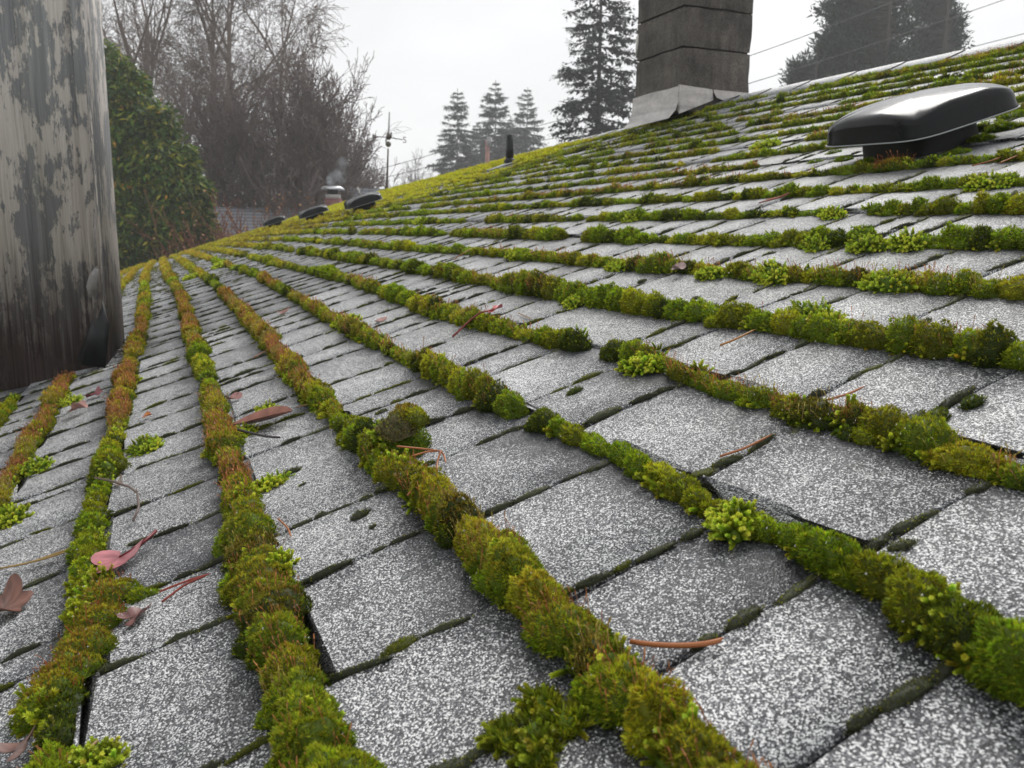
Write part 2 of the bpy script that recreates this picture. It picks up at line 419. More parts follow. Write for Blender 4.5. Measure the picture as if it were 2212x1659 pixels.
class Moss:
    "collects cushions (base lump + leaf blades), spore stalks and dew for one patch of moss"
    def __init__(s, seed): s.r = np.random.default_rng(seed); s.V = []; s.F = []; s.C = []; s.n = 0; s.SV = []; s.SC = []; s.DV = []
    def _add(s, V, F, C): s.V.append(V); s.F.append(F + s.n); s.C.append(C); s.n += len(V)
    def cushion(s, sc_, kc, ls, lt, hz, col, col_top=None, topamt=0.0, dens=None, blade=None, stalks=0, stalk_len=.09, dew=0, z0=.0, spread=.42, stalkcol=None, tilt=0.0):
        r = s.r; dist = max(1.6, math.hypot(sc_, kc - K0)); ph = r.uniform(0, 20)
        rot = r.normal(0, .18) + tilt
        ca, sa = math.cos(rot), math.sin(rot)
        def place(L):   # local metres-in-units -> world
            x, y = L[:, 0] * ca - L[:, 1] * sa, L[:, 0] * sa + L[:, 1] * ca
            return RP(sc_ + x, kc + y, z0 + L[:, 2])
        v, f = ico(); lm = lump(v, ph)[:, None]; B = v * lm * np.array([ls, lt, hz]) * .93
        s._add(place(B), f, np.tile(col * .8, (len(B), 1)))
        if dens is None: dens = np.interp(dist, [2, 4, 8, 16, 30, 60], [16000, 11000, 5500, 1800, 460, 110])
        if blade is None: blade = max(.019, dist * .0034)
        area = math.pi * ls * lt * .8 + 2.6 * hz * (ls + lt) * .8
        n = int(max(14, dens * area)); D = hemi(n, r); lm = lump(D, ph)[:, None]
        p = D * lm * np.array([ls, lt, hz]); nn = D / np.array([ls, lt, hz]); nn /= np.linalg.norm(nn, axis=1)[:, None]
        cc = np.tile(col, (n, 1))
        if col_top is not None:
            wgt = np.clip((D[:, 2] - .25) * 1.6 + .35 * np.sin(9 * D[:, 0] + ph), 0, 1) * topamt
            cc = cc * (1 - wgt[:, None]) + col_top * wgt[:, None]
        cc = cc * r.lognormal(0, .30, (n, 1)) * (1 + .10 * r.normal(0, 1, (n, 3)))
        top_light = np.clip((D[:, 2] - .1) * 1.2, 0, 1)[:, None]; cc = cc * (.70 + .55 * top_light) + np.array([.055, .06, 0]) * top_light * r.random() ** 1.5  # light from above put into the colour: cushion tops brighter and yellower, flanks darker
        cc *= (1 + .35 * np.sin(7 * D[:, 0] + ph) * np.sin(6 * D[:, 1] + ph))[:, None]
        yl = r.random(n) < .06; cc[yl] = C_YEL * r.uniform(.7, 1.2, (yl.sum(), 1))
        cc = np.clip(cc * np.array([1.40, 1.34, 1.1]), .004, .75)
        nb = 3 if dist < 9 else 2
        Vs, Cs = [], []
        sh = nn + r.normal(0, spread * .55, (n, 3)) + np.array([0, 0, .25]); sh /= np.linalg.norm(sh, axis=1)[:, None]
        for b in range(nb):
            dr = sh + r.normal(0, spread * .8, (n, 3)); dr /= np.linalg.norm(dr, axis=1)[:, None]
            sd = np.cross(dr, r.normal(0, 1, (n, 3))); sd /= np.linalg.norm(sd, axis=1)[:, None] + 1e-9
            L = blade * r.uniform(.6, 1.35, (n, 1)); W = L * .17
            root = p - sh * blade * .35
            T = np.stack([root - sd * W, root + sd * W, root + dr * L], 1)
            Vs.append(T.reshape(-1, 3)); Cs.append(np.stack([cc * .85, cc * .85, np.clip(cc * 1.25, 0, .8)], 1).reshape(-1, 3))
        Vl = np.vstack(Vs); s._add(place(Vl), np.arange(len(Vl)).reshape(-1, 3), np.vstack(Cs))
        if stalks:
            m = stalks; D = hemi(m, r); D[:, 2] = np.abs(D[:, 2]) * .6 + .4; D /= np.linalg.norm(D, axis=1)[:, None]
            p = D * np.array([ls, lt, hz]); up = np.array([0, 0.12, 1]) + r.normal(0, .22, (m, 3)); up /= np.linalg.norm(up, axis=1)[:, None]
            hl = stalk_len * r.uniform(.5, 1.25, (m, 1)); wd = max(.0017, dist * .00030)
            sd = np.cross(up, r.normal(0, 1, (m, 3))); sd /= np.linalg.norm(sd, axis=1)[:, None]
            bend = r.normal(0, .16, (m, 3)) * hl
            t1 = p + up * hl * .78 + bend * .6; t2 = p + up * hl + bend
            Q = np.stack([p - sd * wd, p + sd * wd, t1 + sd * wd * .7, t1 - sd * wd * .7, t1 - sd * wd * 1.9, t1 + sd * wd * 1.9, t2 + sd * wd * 1.1, t2 - sd * wd * 1.1], 1)
            s.SV.append(place(Q.reshape(-1, 3)))
            c0 = (np.array([.26, .075, .028]) if stalkcol is None else stalkcol) * r.uniform(.6, 1.4, (m, 1))
            c1 = np.clip(c0 * np.array([1.25, 1.5, 1.3]), 0, .7)
            s.SC.append(np.stack([c0] * 4 + [c1] * 4, 1).reshape(-1, 3))
        if dew:
            D = hemi(dew, r); D[:, 2] = np.abs(D[:, 2]); p = D * np.array([ls, lt, hz]) + D * r.uniform(.01, .06, (dew, 1))
            s.DV.append(np.column_stack([place(p), r.uniform(.0022, .005, dew) * E * 1.25]))
    def feather(s, sc_, kc, ls, lt, hz, n, col=C_LIME, z0=.02, flen=.12, down=.1):
        "feathery moss: finger-like shoots set with whorls of small leaves"
        r = s.r; dist = max(1.6, math.hypot(sc_, kc - K0))
        v, f = ico(); B = v * np.array([ls, lt, hz]) * .8
        s._add(RP(sc_ + B[:, 0], kc + B[:, 1], z0 + B[:, 2]), f, np.tile(C_GREEN * .9, (len(B), 1)))
        D = hemi(n, r); p = D * np.array([ls, lt, hz]) * r.uniform(.55, .95, (n, 1))
        ax = D * np.array([1, 1, .8]) + r.normal(0, .28, (n, 3)) + np.array([0, -down, .25]); ax /= np.linalg.norm(ax, axis=1)[:, None]
        L = flen * r.uniform(.6, 1.25, (n, 1)); nw, nl = (8, 6) if dist < 6 else ((5, 5) if dist < 13 else (3, 3))
        lw = max(.008, dist * .0011); cols = np.clip(col * r.lognormal(0, .2, (n, 1)) * (1 + .08 * r.normal(0, 1, (n, 3))), .01, .85)
        a1 = np.cross(ax, r.normal(0, 1, (n, 3))); a1 /= np.linalg.norm(a1, axis=1)[:, None]; a2 = np.cross(ax, a1)
        Vs, Cs = [], []
        for i in range(nw):
            t = (i + .3) / nw
            for j in range(nl):
                th = 2 * math.pi * (j / nl) + i * 1.3 + r.normal(0, .2, (n, 1))
                rad = a1 * np.cos(th) + a2 * np.sin(th)
                c = p + ax * L * t; dr = ax * .75 + rad * .8
                ll = L * (.34 - .12 * t) ; sd = np.cross(ax, rad) * lw
                T = np.stack([c - sd, c + sd, c + dr * ll], 1); Vs.append(T.reshape(-1, 3))
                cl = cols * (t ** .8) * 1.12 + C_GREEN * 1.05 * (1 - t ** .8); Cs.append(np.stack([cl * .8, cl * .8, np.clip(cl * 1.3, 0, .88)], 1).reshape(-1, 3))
        Vl = np.vstack(Vs); W = RP(sc_ + Vl[:, 0], kc + Vl[:, 1], z0 + Vl[:, 2])
        s._add(W, np.arange(len(Vl)).reshape(-1, 3), np.vstack(Cs))
    def mesh(s): return np.vstack(s.V), np.vstack(s.F), np.vstack(s.C)
    def build(s, name, parent=None, partname='cushion', label=None, cat=None, group=None, kind=None):
        V, F, C = s.mesh()
        if parent is None: o = solo(name, V, F, MOSS, label, cat, group, cols=C); par = o
        else: o = obj(partname, V, F, MOSS, parent, cols=C); par = parent
        if kind: o['kind'] = kind
        if s.SV:
            v = np.vstack(s.SV); f = np.arange(len(v)).reshape(-1, 4)
            tag(obj('spore_stalk', v, f, STALK, par, cols=np.vstack(s.SC)), kind='stuff')
        if s.DV:
            d = np.vstack(s.DV); oc = np.array([(1,0,0),(-1,0,0),(0,1,0),(0,-1,0),(0,0,1),(0,0,-1)], float)
            fo = np.array([(0,2,4),(2,1,4),(1,3,4),(3,0,4),(2,0,5),(1,2,5),(3,1,5),(0,3,5)])
            v = (d[:, None, :3] + oc[None] * d[:, None, 3:]).reshape(-1, 3)
            f = (fo[None] + 6 * np.arange(len(d))[:, None, None]).reshape(-1, 3)
            tag(obj('dew_drop', v, f, DEW, par, smooth=True), kind='stuff')
        return o
DEW, _nt, _bs, _o = newmat('dew_water')
_bs.inputs['Base Color'].default_value = (1, 1, 1, 1); _bs.inputs['Transmission Weight'].default_value = .7; _bs.inputs['Roughness'].default_value = .05; _bs.inputs['IOR'].default_value = 1.33

# ------------------------------------------------------------------ moss rows along the butt edges
ORD = ['zeroth','first','second','third','fourth','fifth','sixth','seventh','eighth','ninth','tenth','eleventh','twelfth','thirteenth','fourteenth','fifteenth','sixteenth','seventeenth','eighteenth','nineteenth','twentieth','twenty-first','twenty-second']
ROWLOOK = {0: 'lumpy and rust-topped', 1: 'wide and rust-topped', 2: 'thick, with a loose clod on it', 3: 'long, with a small break', 4: 'with a bare gap midway',
           5: 'thick and red-stalked', 6: 'with bright feathery tufts', 7: 'with large lime tufts', 8: 'dark and even', 9: 'passing under the near vent', 10: 'touching the near vent neck'}
GROUP_ROWS = 'moss rows along the shingle courses'
nbrown, ncov, namp, nlen = vnoise(11, .35), vnoise(12, .8), vnoise(13, 1.1), vnoise(14, .3)
def gapof(k, s):
    return any(abs(s - c) < wd for kk_, c, wd in GAPS if kk_ == k)
GAPS = [(3, hit(1172, 897)[0], .07), (4, hit(1284, 765)[0], .17), (1, hit(505, 1000)[0], .07)]
WALL_S = (15.6, 19.3)
for k in range(-3, KHI + 2):
    mo = Moss(500 + k); r = mo.r
    s = .9 if k > 0 else 2.4
    if k == KHI + 1: s = 6
    while s < S1 - .3:
        near = s < 10
        l = r.uniform(.15, .36) if near else (r.uniform(.25, .5) if s < 25 else r.uniform(.5, 1.3))
        kc = (float(TK(k, s)) if k <= KHI else KRIDGE - .84)
        hwid = {-3: .13, -2: .15, -1: .17, 0: .155, 1: .165, 2: .135, 3: .115, 4: .115, 5: .12, 6: .11, 7: .11}.get(k, .085)
        hgt = {-2: .14, -1: .15, 0: .15, 1: .15, 2: .14, 3: .13, 4: .125, 5: .14, 6: .12, 7: .12}.get(k, .085)
        if k >= 8: hwid = .085 + .02 * (r.random()); hgt = .08 + .03 * r.random()
        am = .62 + .75 * float(namp(s + 57 * k))
        if k == 2: am *= np.interp(s, [1, 1.8, 3], [1.35, 1.25, 1])
        if k == 3: am *= np.interp(s, [1, 1.9, 2.6, 3.4], [1.7, 1.35, .85, 1])
        cov = float(ncov(s + 91 * k)); thr = .08 if k < 8 else (.12 if k < 14 else .18)
        if k <= 3 and s < 30: thr = .0
        if s > 45: thr *= .5
        skip = cov < thr or gapof(k, s + l / 2) or (k < 0 and WALL_S[0] - .2 < s < WALL_S[1] and k < -.4) or (k == 0 and s > 14.5 and s < 15.2)
        if k in (9, 10, 11) and 8.0 < s < 12.2: skip = k == 11 or skip
        if k == 1 and s < 2.0: pass
        if not skip:
            # colour: rust-topped on the left (lower rows, far), greener on the right
            bl = float(nbrown(s + 37 * k))
            bp = np.clip((bl - .35) * 2.2, 0, 1) * (np.interp(s, [1, 4, 12], [.30, .55, .9]) if k < 4 else .28)
            u = r.random(); base = C_GREEN * .8 + C_OLIVE * .35 if u < .45 else (C_OLIVE if u < .72 else (C_DARK if u < .9 else C_YEL * .75))
            if k >= 8: base = base * .9
            if s > 38 and k < 18: base = base * .55 + C_BROWN * .35 + C_YEL * .15
            if s > 34 and k > 11: base = base * .35 + C_YEL * .75
            hw = hwid * (.80 if k < 4 else .92) * am * r.uniform(.85, 1.2); hz = hgt * am * r.uniform(.8, 1.45)
            stal = 0
            dist = math.hypot(s, k - K0)
            if dist < 26:
                stal = int(bp * np.interp(dist, [2, 5, 10, 22], [130, 120, 85, 30]) * (l / .25)) if r.random() < .75 else 0
            mo.cushion(s + l / 2, kc - .06 - .02 * r.random() + r.normal(0, .012), l * .56, hw, hz, base, C_BROWN * 1.05, bp * .75, stalks=stal, stalk_len=.075 if dist < 6 else .085,
                       dew=(int(r.integers(0, 9)) if dist < 7 else (3 if dist < 12 else 0)), stalkcol=np.array([.34, .12, .05]) * r.uniform(.8, 1.2) if r.random() < .75 else np.array([.30, .20, .06]))
            if near and r.random() < .5 and hw > .06:   # a smaller satellite on the lower flank
                mo.cushion(s + r.uniform(0, l), kc - hw * r.uniform(.7, 1.1) - .05, l * .35, hw * .45, hz * .5, base * r.uniform(.7, 1.3), dew=2)
            if dist < 11 and r.random() < .6:           # yellow-tipped leafy shoots at the foot and on the crown
                mo.feather(s + r.uniform(0, l), kc - hw * .85 - .05, r.uniform(.03, .07), .03, .03, int(r.integers(6, 16)), C_YEL * 1.1, flen=.055, down=.5)
            if dist < 16 and r.random() < .22:
                mo.feather(s + r.uniform(0, l), kc - .04, r.uniform(.05, .12), hw * .6, hz * .9, int(r.integers(14, 40)), C_LIME * .75 + C_YEL * .2, flen=max(.055, dist * .005), down=.1)
        s += l * (.86 if near else .8)
    if not mo.V: continue
    if k == KHI + 1: lab = 'thin broken moss line under the ridge cap, topmost of all moss rows'
    elif k >= 0: lab = '%s moss row above the grey wooden wall corner%s' % (ORD[k + 1], (', ' + ROWLOOK[k]) if k in ROWLOOK else '')
    else: lab = {-1: 'short brown and green moss row ending at the foot of the wooden wall', -2: 'moss row at left edge, crossing just below the wooden wall', -3: 'lowest moss row, below the wooden wall by the eave'}[k]
    t = thing('moss_row', tuple(P1(2.0 if k < 21 else 8, k)), lab, 'moss row', GROUP_ROWS)
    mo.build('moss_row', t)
# far thick yellow moss spreading over the upper courses near the far ridge
mo = Moss(881); r = mo.r
for i in range(900):
    s = 36 + 68 * r.random() ** .8; k = 21.2 - abs(r.normal(0, 3.2)) * np.interp(s, [36, 60, 105], [.35, 1, 1.9])
    if k < 2: continue
    mo.cushion(s, k, r.uniform(.2, .6), r.uniform(.12, .28), r.uniform(.05, .11), C_YEL * r.uniform(.55, 1) * .8 + C_BROWN * r.uniform(0, .4))
mo.build('moss_carpet', label='yellow moss carpet covering the far upper courses below the ridge', cat='moss', kind='stuff')

# dark low moss in the joints between tabs, and little buttons on the tabs
mo = Moss(882); r = mo.r
for k in range(-3, KHI + 1):
    for s in JOINTS[k]:
        if s > 60 or s < .9: continue
        dist = math.hypot(s, k - K0); t = r.uniform(.0, .2); pr = .85 if dist < 20 else .5
        while t < .95:
            L = r.uniform(.08, .26)
            if r.random() < pr:
                wd = r.uniform(.015, .032) * (1.5 if r.random() < .2 else 1)
                c = C_BLACK * r.uniform(.7, 1.3) if r.random() < .85 else C_OLIVE * .6
                mo.cushion(s + r.normal(0, .008), float(TK(k, s)) + t + L / 2, wd, L * .62, r.uniform(.014, .034), c, z0=.035 * (1 - t) , blade=max(.010, dist * .0020), spread=.4,
                           dens=np.interp(dist, [2, 5, 10, 20, 60], [16000, 9000, 4000, 900, 200]))
            t += L * r.uniform(.9, 1.6)
for x, y, a in [(650,1040,.03),(630,1012,.06),(822,886,.06),(1995,690,.06),(2020,895,.09),(1240,840,.07),(802,1128,.025),(825,1048,.05),(2060,440,.05),(1385,603,.05),(2098,860,.07),(1945,1170,.06),(775,1105,.06),(1500,640,.05),(1110,590,.05)]:
    s, k = hit(x, y, .06); mo.cushion(s, k, a * .55, a * 1.1, a * .5, C_BLACK * 1.2 if a < .07 else C_DARK, z0=.03, blade=.014, dens=12000, spread=.4)
mo.build('joint_moss', label='dark low moss and small moss buttons growing in the joints between shingle tabs', cat='moss', kind='stuff')

# feathery lime tufts
TUFTS = [  # x, y, half length along row, half width, height, label
 (745,692,.42,.20,.17,'broad lime moss dome at the left end of a broken row, near the red leaf'),
 (585,1043,.13,.20,.10,'lime feathery moss tuft on bare shingle beside the rust-topped row, below the twig'),
 (308,965,.22,.20,.11,'lime moss tuft leaning right from the row beside the wooden wall'),
 (75,1008,.2,.24,.12,'flat lime moss tuft at left edge below the curled pink leaf'),
 (20,1118,.2,.22,.15,'lime moss tuft cut by the left edge of the photo'),
 (150,868,.22,.2,.12,'yellow-lime moss tuft touching the pale pink curled leaf'),
 (283,828,.2,.16,.09,'small lime moss tuft on the row by the wall foot'),
 (938,785,.17,.13,.13,'lime moss tuft in the row below the fallen red leaf'),
 (1755,680,.42,.13,.16,'long bright lime tuft on the row at the right, above the orange needle'),
 (1868,522,.26,.13,.20,'largest spiky lime tuft, below and left of the near vent'),
 (1762,522,.22,.12,.17,'spiky lime tuft just left of the largest one'),
 (1958,520,.24,.12,.17,'spiky lime tuft just right of the largest one'),
 (1668,587,.3,.12,.19,'dense lime tuft on the row under the spiky tufts'),
 (1920,610,.34,.12,.15,'yellow-lime tuft midway along the row above the long bright tuft'),
 (1532,592,.16,.1,.12,'small pale lime tuft left of the dense lime tuft'),
 (1332,574,.22,.13,.12,'rounded lime tuft beside a dark button on the middle row'),
 (1240,655,.15,.11,.10,'pale lime tuft hanging low on the front of its row'),
 (1385,790,.2,.11,.11,'lime tuft on the row piece right of the bare gap'),
 (1362,470,.24,.13,.14,'round lime tuft far up the middle of the roof'),
 (1110,552,.26,.12,.12,'lime tuft on a middle row left of the rounded one'),
 (1800,462,.22,.1,.12,'pale lime tuft below the vent base at right'),
 (2140,395,.3,.12,.13,'bright lime tuft under the right corner of the near vent'),
 (1660,310,.5,.14,.14,'lime tuft left of the near vent, high on the roof'),
 (595,1232,.24,.16,.12,'frosted lime tuft crossing the rust-topped row near the bottom left'),
 (1590,1120,.16,.13,.12,'lime and rust tuft hanging over the tab edge, right of the centre'),
 (1265,1300,.0,.0,.0,''),
 (190,1655,.2,.14,.10,'lime tuft cut by the bottom edge at left'),
 (520,935,.12,.2,.12,'lime tuft under the brown lance leaf and twig'),
 (575,890,.14,.14,.08,'small lime tuft behind the brown lance leaf'),
 (475,575,.5,.3,.12,'far lime tuft on the courses near the laurel hedge'),
 (410,600,.5,.25,.12,'small far lime tuft on bare shingle near the laurel hedge'),
 (905,480,.4,.13,.12,'small lime tuft below the vent pipe, far up the roof'),
]
for i, (x, y, ls, lt, hz, lab) in enumerate(TUFTS):
    if not lab: continue
    mo = Moss(1000 + i); s, k = hit(x, y, hz * .5); dist = math.hypot(s, k - K0)
    n = int(np.interp(dist, [2, 6, 12, 30], [300, 260, 150, 60]) * (ls * lt / .03) ** .6 * .5)
    fl = max(.058, dist * .0052) if dist < 25 else .16
    for j in range(5):
        a = 0 if j == 0 else .55; q = .75 if j == 0 else r.uniform(.3, .5)
        mo.feather(s + r.uniform(-1, 1) * ls * a, k + r.uniform(-1, 1) * lt * a, ls * q, lt * q, hz * q * r.uniform(.9, 1.25), int(n * q * .9) + 6, C_LIME * r.uniform(.6, 1.1) + C_YEL * r.uniform(0, .25), flen=fl * r.uniform(.8, 1.15))
    mo.build('moss_tuft', label=lab, cat='moss tuft', group='feathery lime moss tufts')

# loose clod of moss standing on the third row
mo = Moss(1200); s, k = hit(885, 985)
mo.cushion(s, k, .17, .17, .22, C_GREEN, C_OLIVE, .5, dew=4); 
mo.cushion(s - .03, k - .02, .19, .13, .11, C_BLACK * 1.6 + C_BROWN * .25, C_BLACK * 1.1, .8, z0=.22, dens=8000)
mo.cushion(s + .02, k + .07, .16, .12, .09, C_OLIVE * .9, C_BROWN * .8, .6, z0=.26)
mo.cushion(s - .10, k + .10, .10, .09, .10, C_OLIVE, C_YEL, .5, z0=.24, dew=3)
mo.feather(s + .12, k - .10, .07, .06, .12, 60, C_LIME * .8, z0=.12, flen=.08)
mo.feather(s - .02, k - .16, .06, .05, .05, 20, C_YEL, z0=.06, flen=.08)
mo.build('moss_clod', label='loose upturned moss clod standing proud on the third row, by pine needles', cat='moss clod')
# flat patch at the bottom centre
mo = Moss(1201); s, k = hit(1155, 1590)
for ds, dk, a in [(0, 0, .16), (.12, .10, .13), (-.13, -.05, .14), (.05, -.12, .12), (-.05, .14, .12), (.16, -.02, .10), (-.2, .06, .1)][:5]:
    ds, dk, a = ds * .8, dk * .8, a * .72
    mo.cushion(s + ds, k + dk, a, a * .75, .03, C_OLIVE * .75, C_DARK, .4, blade=.045, spread=.9, dew=2)
    mo.feather(s + ds, k + dk, a * .8, a * .6, .04, 16, C_YEL * .8, flen=.06, z0=.01)
mo.build('moss_patch', label='flat spreading olive moss patch on a tab at the bottom centre', cat='moss patch')
# thick end of the first row at the lower left, curling off the butt edge
mo = Moss(1202)
for x, y, a, h in [(235,1290,.2,.15),(215,1345,.19,.15),(185,1405,.2,.16),(150,1455,.19,.15),(115,1500,.19,.15),(85,1540,.15,.12),(300,1290,.10,.08),(330,1285,.06,.05),(185,1190,.16,.15)]:
    s, k = hit(x, y, h * .4); mo.cushion(s, k, a * .75, a * .8, h, C_GREEN * .8 + C_OLIVE * .3, C_BROWN, .55 if a > .17 else .1, stalks=45 if a > .17 else 0, stalk_len=.07, dew=7)
for x, y in [(90,1545),(75,1520),(190,1260),(215,1255),(200,1180)]:
    s, k = hit(x, y, .05); mo.feather(s, k, .07, .06, .06, 24, C_YEL * 1.2, flen=.085)
mo.build('moss_bank', label='thick rust-topped moss bank curling off the tab corner at the lower left', cat='moss bank')
# moss round the neck of the near vent
mo = Moss(1203)
for x, y, a, h in [(1930,355,.30,.14),(1870,350,.2,.08),(1820,345,.2,.06),(2010,350,.2,.07),(2070,330,.2,.07),(2120,300,.22,.09),(2160,275,.25,.10),(1800,330,.15,.06),(2190,250,.25,.1),(1760,350,.15,.05),(2060,295,.2,.08)]:
    s, k = hit(x, y, h * .5); mo.cushion(s, k, a, a * .6, h, C_GREEN * .75, C_BROWN, .7 if a > .28 else 0, stalks=60 if a > .28 else 0, stalk_len=.1, dew=4)
mo.build('moss_bank', label='moss gathered round the neck of the near black vent', cat='moss bank')

# ------------------------------------------------------------------ weathered wooden wall at the left
def mat_wood(name, side=False):
    m, nt, bs, out = newmat(name); v = coords(nt, (1, 1, 1))
    st1 = noise(nt, coords(nt, (55, 55, 2.6)), 1.0, 6, .7); st2 = noise(nt, coords(nt, (160, 160, 5)), 1.0, 4, .6)
    patch = noise(nt, coords(nt, (8, 8, 5.0)), 1.0, 8, .70); rag = noise(nt, coords(nt, (60, 60, 14)), 1.0, 5, .75)
    pm = math_(nt, 'ADD', patch, math_(nt, 'MULTIPLY', math_(nt, 'SUBTRACT', rag, .5), .42))
    mask = ramp(nt, [(.485, (0, 0, 0)), (.52, (1, 1, 1))], pm)
    paint = ramp(nt, [(.25, (.15, .155, .165)), (.5, (.27, .275, .285)), (.75, (.48, .48, .485))], math_(nt, 'ADD', math_(nt, 'MULTIPLY', st1, .6), math_(nt, 'MULTIPLY', st2, .4)))
    bare = ramp(nt, [(.28, (.36, .32, .29)), (.5, (.66, .61, .57)), (.72, (.84, .80, .76))], math_(nt, 'ADD', math_(nt, 'MULTIPLY', st1, .55), math_(nt, 'MULTIPLY', st2, .45)))
    mx = N(nt, 'ShaderNodeMixRGB'); nt.links.new(mask.outputs[0], mx.inputs[0]); nt.links.new(bare.outputs[0], mx.inputs[1]); nt.links.new(paint.outputs[0], mx.inputs[2])
    # splash-back: soaked reddish brown foot of the boards, ragged along the grain
    g = nt.nodes.new('ShaderNodeTexCoord'); sx = nt.nodes.new('ShaderNodeSeparateXYZ'); nt.links.new(g.outputs['Object'], sx.inputs[0])
    hz = math_(nt, 'ADD', sx.outputs[2], math_(nt, 'MULTIPLY', math_(nt, 'SUBTRACT', st1, .5), .30))
    hz = math_(nt, 'ADD', hz, math_(nt, 'MULTIPLY', math_(nt, 'SUBTRACT', st2, .5), .22))
    wet = ramp(nt, [(.04, (1, 1, 1)), (.30, (0, 0, 0))], hz)
    soak = ramp(nt, [(.3, (.030, .016, .015)), (.62, (.085, .050, .045)), (.75, (.2, .165, .15))], st2)
    m2 = N(nt, 'ShaderNodeMixRGB'); nt.links.new(math_(nt, 'MULTIPLY', wet.outputs[0], .93), m2.inputs[0]); nt.links.new(mx.outputs[0], m2.inputs[1]); nt.links.new(soak.outputs[0], m2.inputs[2])
    # grey-brown weathering all over, lower half duller
    dull = ramp(nt, [(.2, (.78, .76, .74)), (.75, (1, 1, 1))], math_(nt, 'ADD', sx.outputs[2], math_(nt, 'MULTIPLY', math_(nt, 'SUBTRACT', patch, .5), .5)))
    m3 = N(nt, 'ShaderNodeMixRGB', blend_type='MULTIPLY'); m3.inputs[0].default_value = 1.0
    nt.links.new(m2.outputs[0], m3.inputs[1]); nt.links.new(dull.outputs[0], m3.inputs[2])
    nt.links.new(m3.outputs[0], bs.inputs['Base Color']); bs.inputs['Roughness'].default_value = .78
    b = bump(nt, math_(nt, 'ADD', math_(nt, 'MULTIPLY', st1, .5), math_(nt, 'MULTIPLY', st2, .5)), .004, .8)
    b = bump(nt, mask.outputs[0], .0012, .8, b); nt.links.new(b, bs.inputs['Normal'])
    return m
WOOD = mat_wood('peeling_wood')
sA = hit(236, 790); sB = hit(270, 742); sC = hit(0, 850)
A = P1(*sA); Bv = P1(*sB); Cv = P1(*sC)
A2, B2, C2 = A.copy(), Bv.copy(), Cv.copy(); zb = min(A[2], Bv[2], Cv[2])
face = (Cv - A); face[2] = 0; flen = np.linalg.norm(face); face /= flen
side = (Bv - A); side[2] = 0; slen = np.linalg.norm(side); side /= slen
wall = thing('wooden_wall', tuple(np.array([A[0], A[1], A[2]])), 'weathered grey board wall with peeling paint standing on the roof at the left edge', 'wall')
dz = (Cv[2] - A[2]) / flen; HTOP = 1.9
def board(name, t0, t1, thick=.03, mat=WOOD, gap=0):
    "vertical board of the front face between distances t0 and t1 from the corner"
    b = MB(); o = A + face * (t0 + gap); nrm = np.array([face[1], -face[0], 0]);
    if nrm @ (CAM - A) < 0: nrm = -nrm
    lo = lambda t: A[2] + dz * t - .03
    q = [A + face * (t0 + gap), A + face * (t1 - gap)]; q = [np.array([p[0], p[1], 0]) for p in q]; i = nrm * thick
    n = 12; V = []
    for off in (0, 1):
        for j in (0, 1):
            z0 = lo(t0 if j == 0 else t1)
            V += [q[j] - off * i + np.array([0, 0, z0]), q[j] - off * i + np.array([0, 0, A[2] + HTOP])]
    b.add(V, [[0, 2, 3, 1], [4, 5, 7, 6], [0, 1, 5, 4], [2, 6, 7, 3], [0, 4, 6, 2], [1, 3, 7, 5]])
    return b.build(name, mat, wall)
e1 = .020
for t0, t1 in ((e1, .185), (.185, .40), (.40, .62), (.62, .84)): board('plank', t0, t1, gap=.0012)
b = MB(); nr = np.array([side[1], -side[0], 0]); nr = nr if nr @ (CAM - A) > 0 else -nr
fb = np.array([face[1], -face[0], 0]); fb = fb if fb @ (CAM - A) > 0 else -fb
lo0, lo1 = A[2] - .03, Bv[2] - .03
q = [A + side * .0 + fb * .010, A + side * slen]
V = []
for off in (0, 1):
    for j, p in enumerate(q):
        V += [np.array([p[0], p[1], (lo0, lo1)[j]]) - off * nr * .02 * (1), np.array([p[0], p[1], A[2] + HTOP]) - off * nr * .02]
b.add(V, [[0, 1, 3, 2], [4, 6, 7, 5], [0, 4, 5, 1], [2, 3, 7, 6], [0, 2, 6, 4], [1, 5, 7, 3]]); b.build('corner_board', WOOD, wall)
b = MB(); b.box(A + side * slen - nr * .03 + np.array([0, 0, -.1]), face * .9, -side * .02, (0, 0, HTOP - .05)); b.box(A + face * .86 - nr * 0 + np.array([0, 0, -.3]), side * slen, face * .02, (0, 0, HTOP + .2)); b.build('back_board', WOOD, wall)
# step flashing: black bent sheet and a grey lump of sealant at the foot of the corner
BLACKM = mat_plain('black_metal', (.008, .009, .010), .45, spec=.3, nscale=40, namt=.4)
GREYP = mat_plain('old_sealant', (.20, .19, .18), .6, nscale=70, namt=.35, bumpd=.002)
def wp(t, sd, z): return A + face * t + side * sd + fb * .006 + np.array([0, 0, z])
b = MB(); outw = fb * .035
V = [wp(.005, 0, .165), wp(.085, 0, .012) , wp(.045, 0, .005) + outw * .9, wp(-.02, 0, .002) + outw, wp(-.012, 0, .10)]
V2 = [v - fb * .003 for v in V]
b.add(V + V2, [[0, 1, 2], [0, 2, 3], [0, 3, 4], [5, 7, 6], [5, 8, 7], [5, 9, 8], [0, 5, 6, 1], [1, 6, 7, 2], [2, 7, 8, 3], [3, 8, 9, 4], [4, 9, 5, 0]]); b.build('flashing', BLACKM, wall)
b = MB(); pts = [wp(.002, 0, .36) + fb * .004, wp(.004, 0, .30) + fb * .005, wp(.005, 0, .24) + fb * .006]; b.tube(pts, [.002, .003, .004], 6)
pts = [wp(.006, 0, .235) + fb * .004, wp(.012, 0, .215) + fb * .008, wp(.018, 0, .19) + fb * .01, wp(.022, 0, .165) + fb * .008]; b.tube(pts, [.006, .011, .013, .006], 8)
b.build('sealant', GREYP, wall, smooth=True)
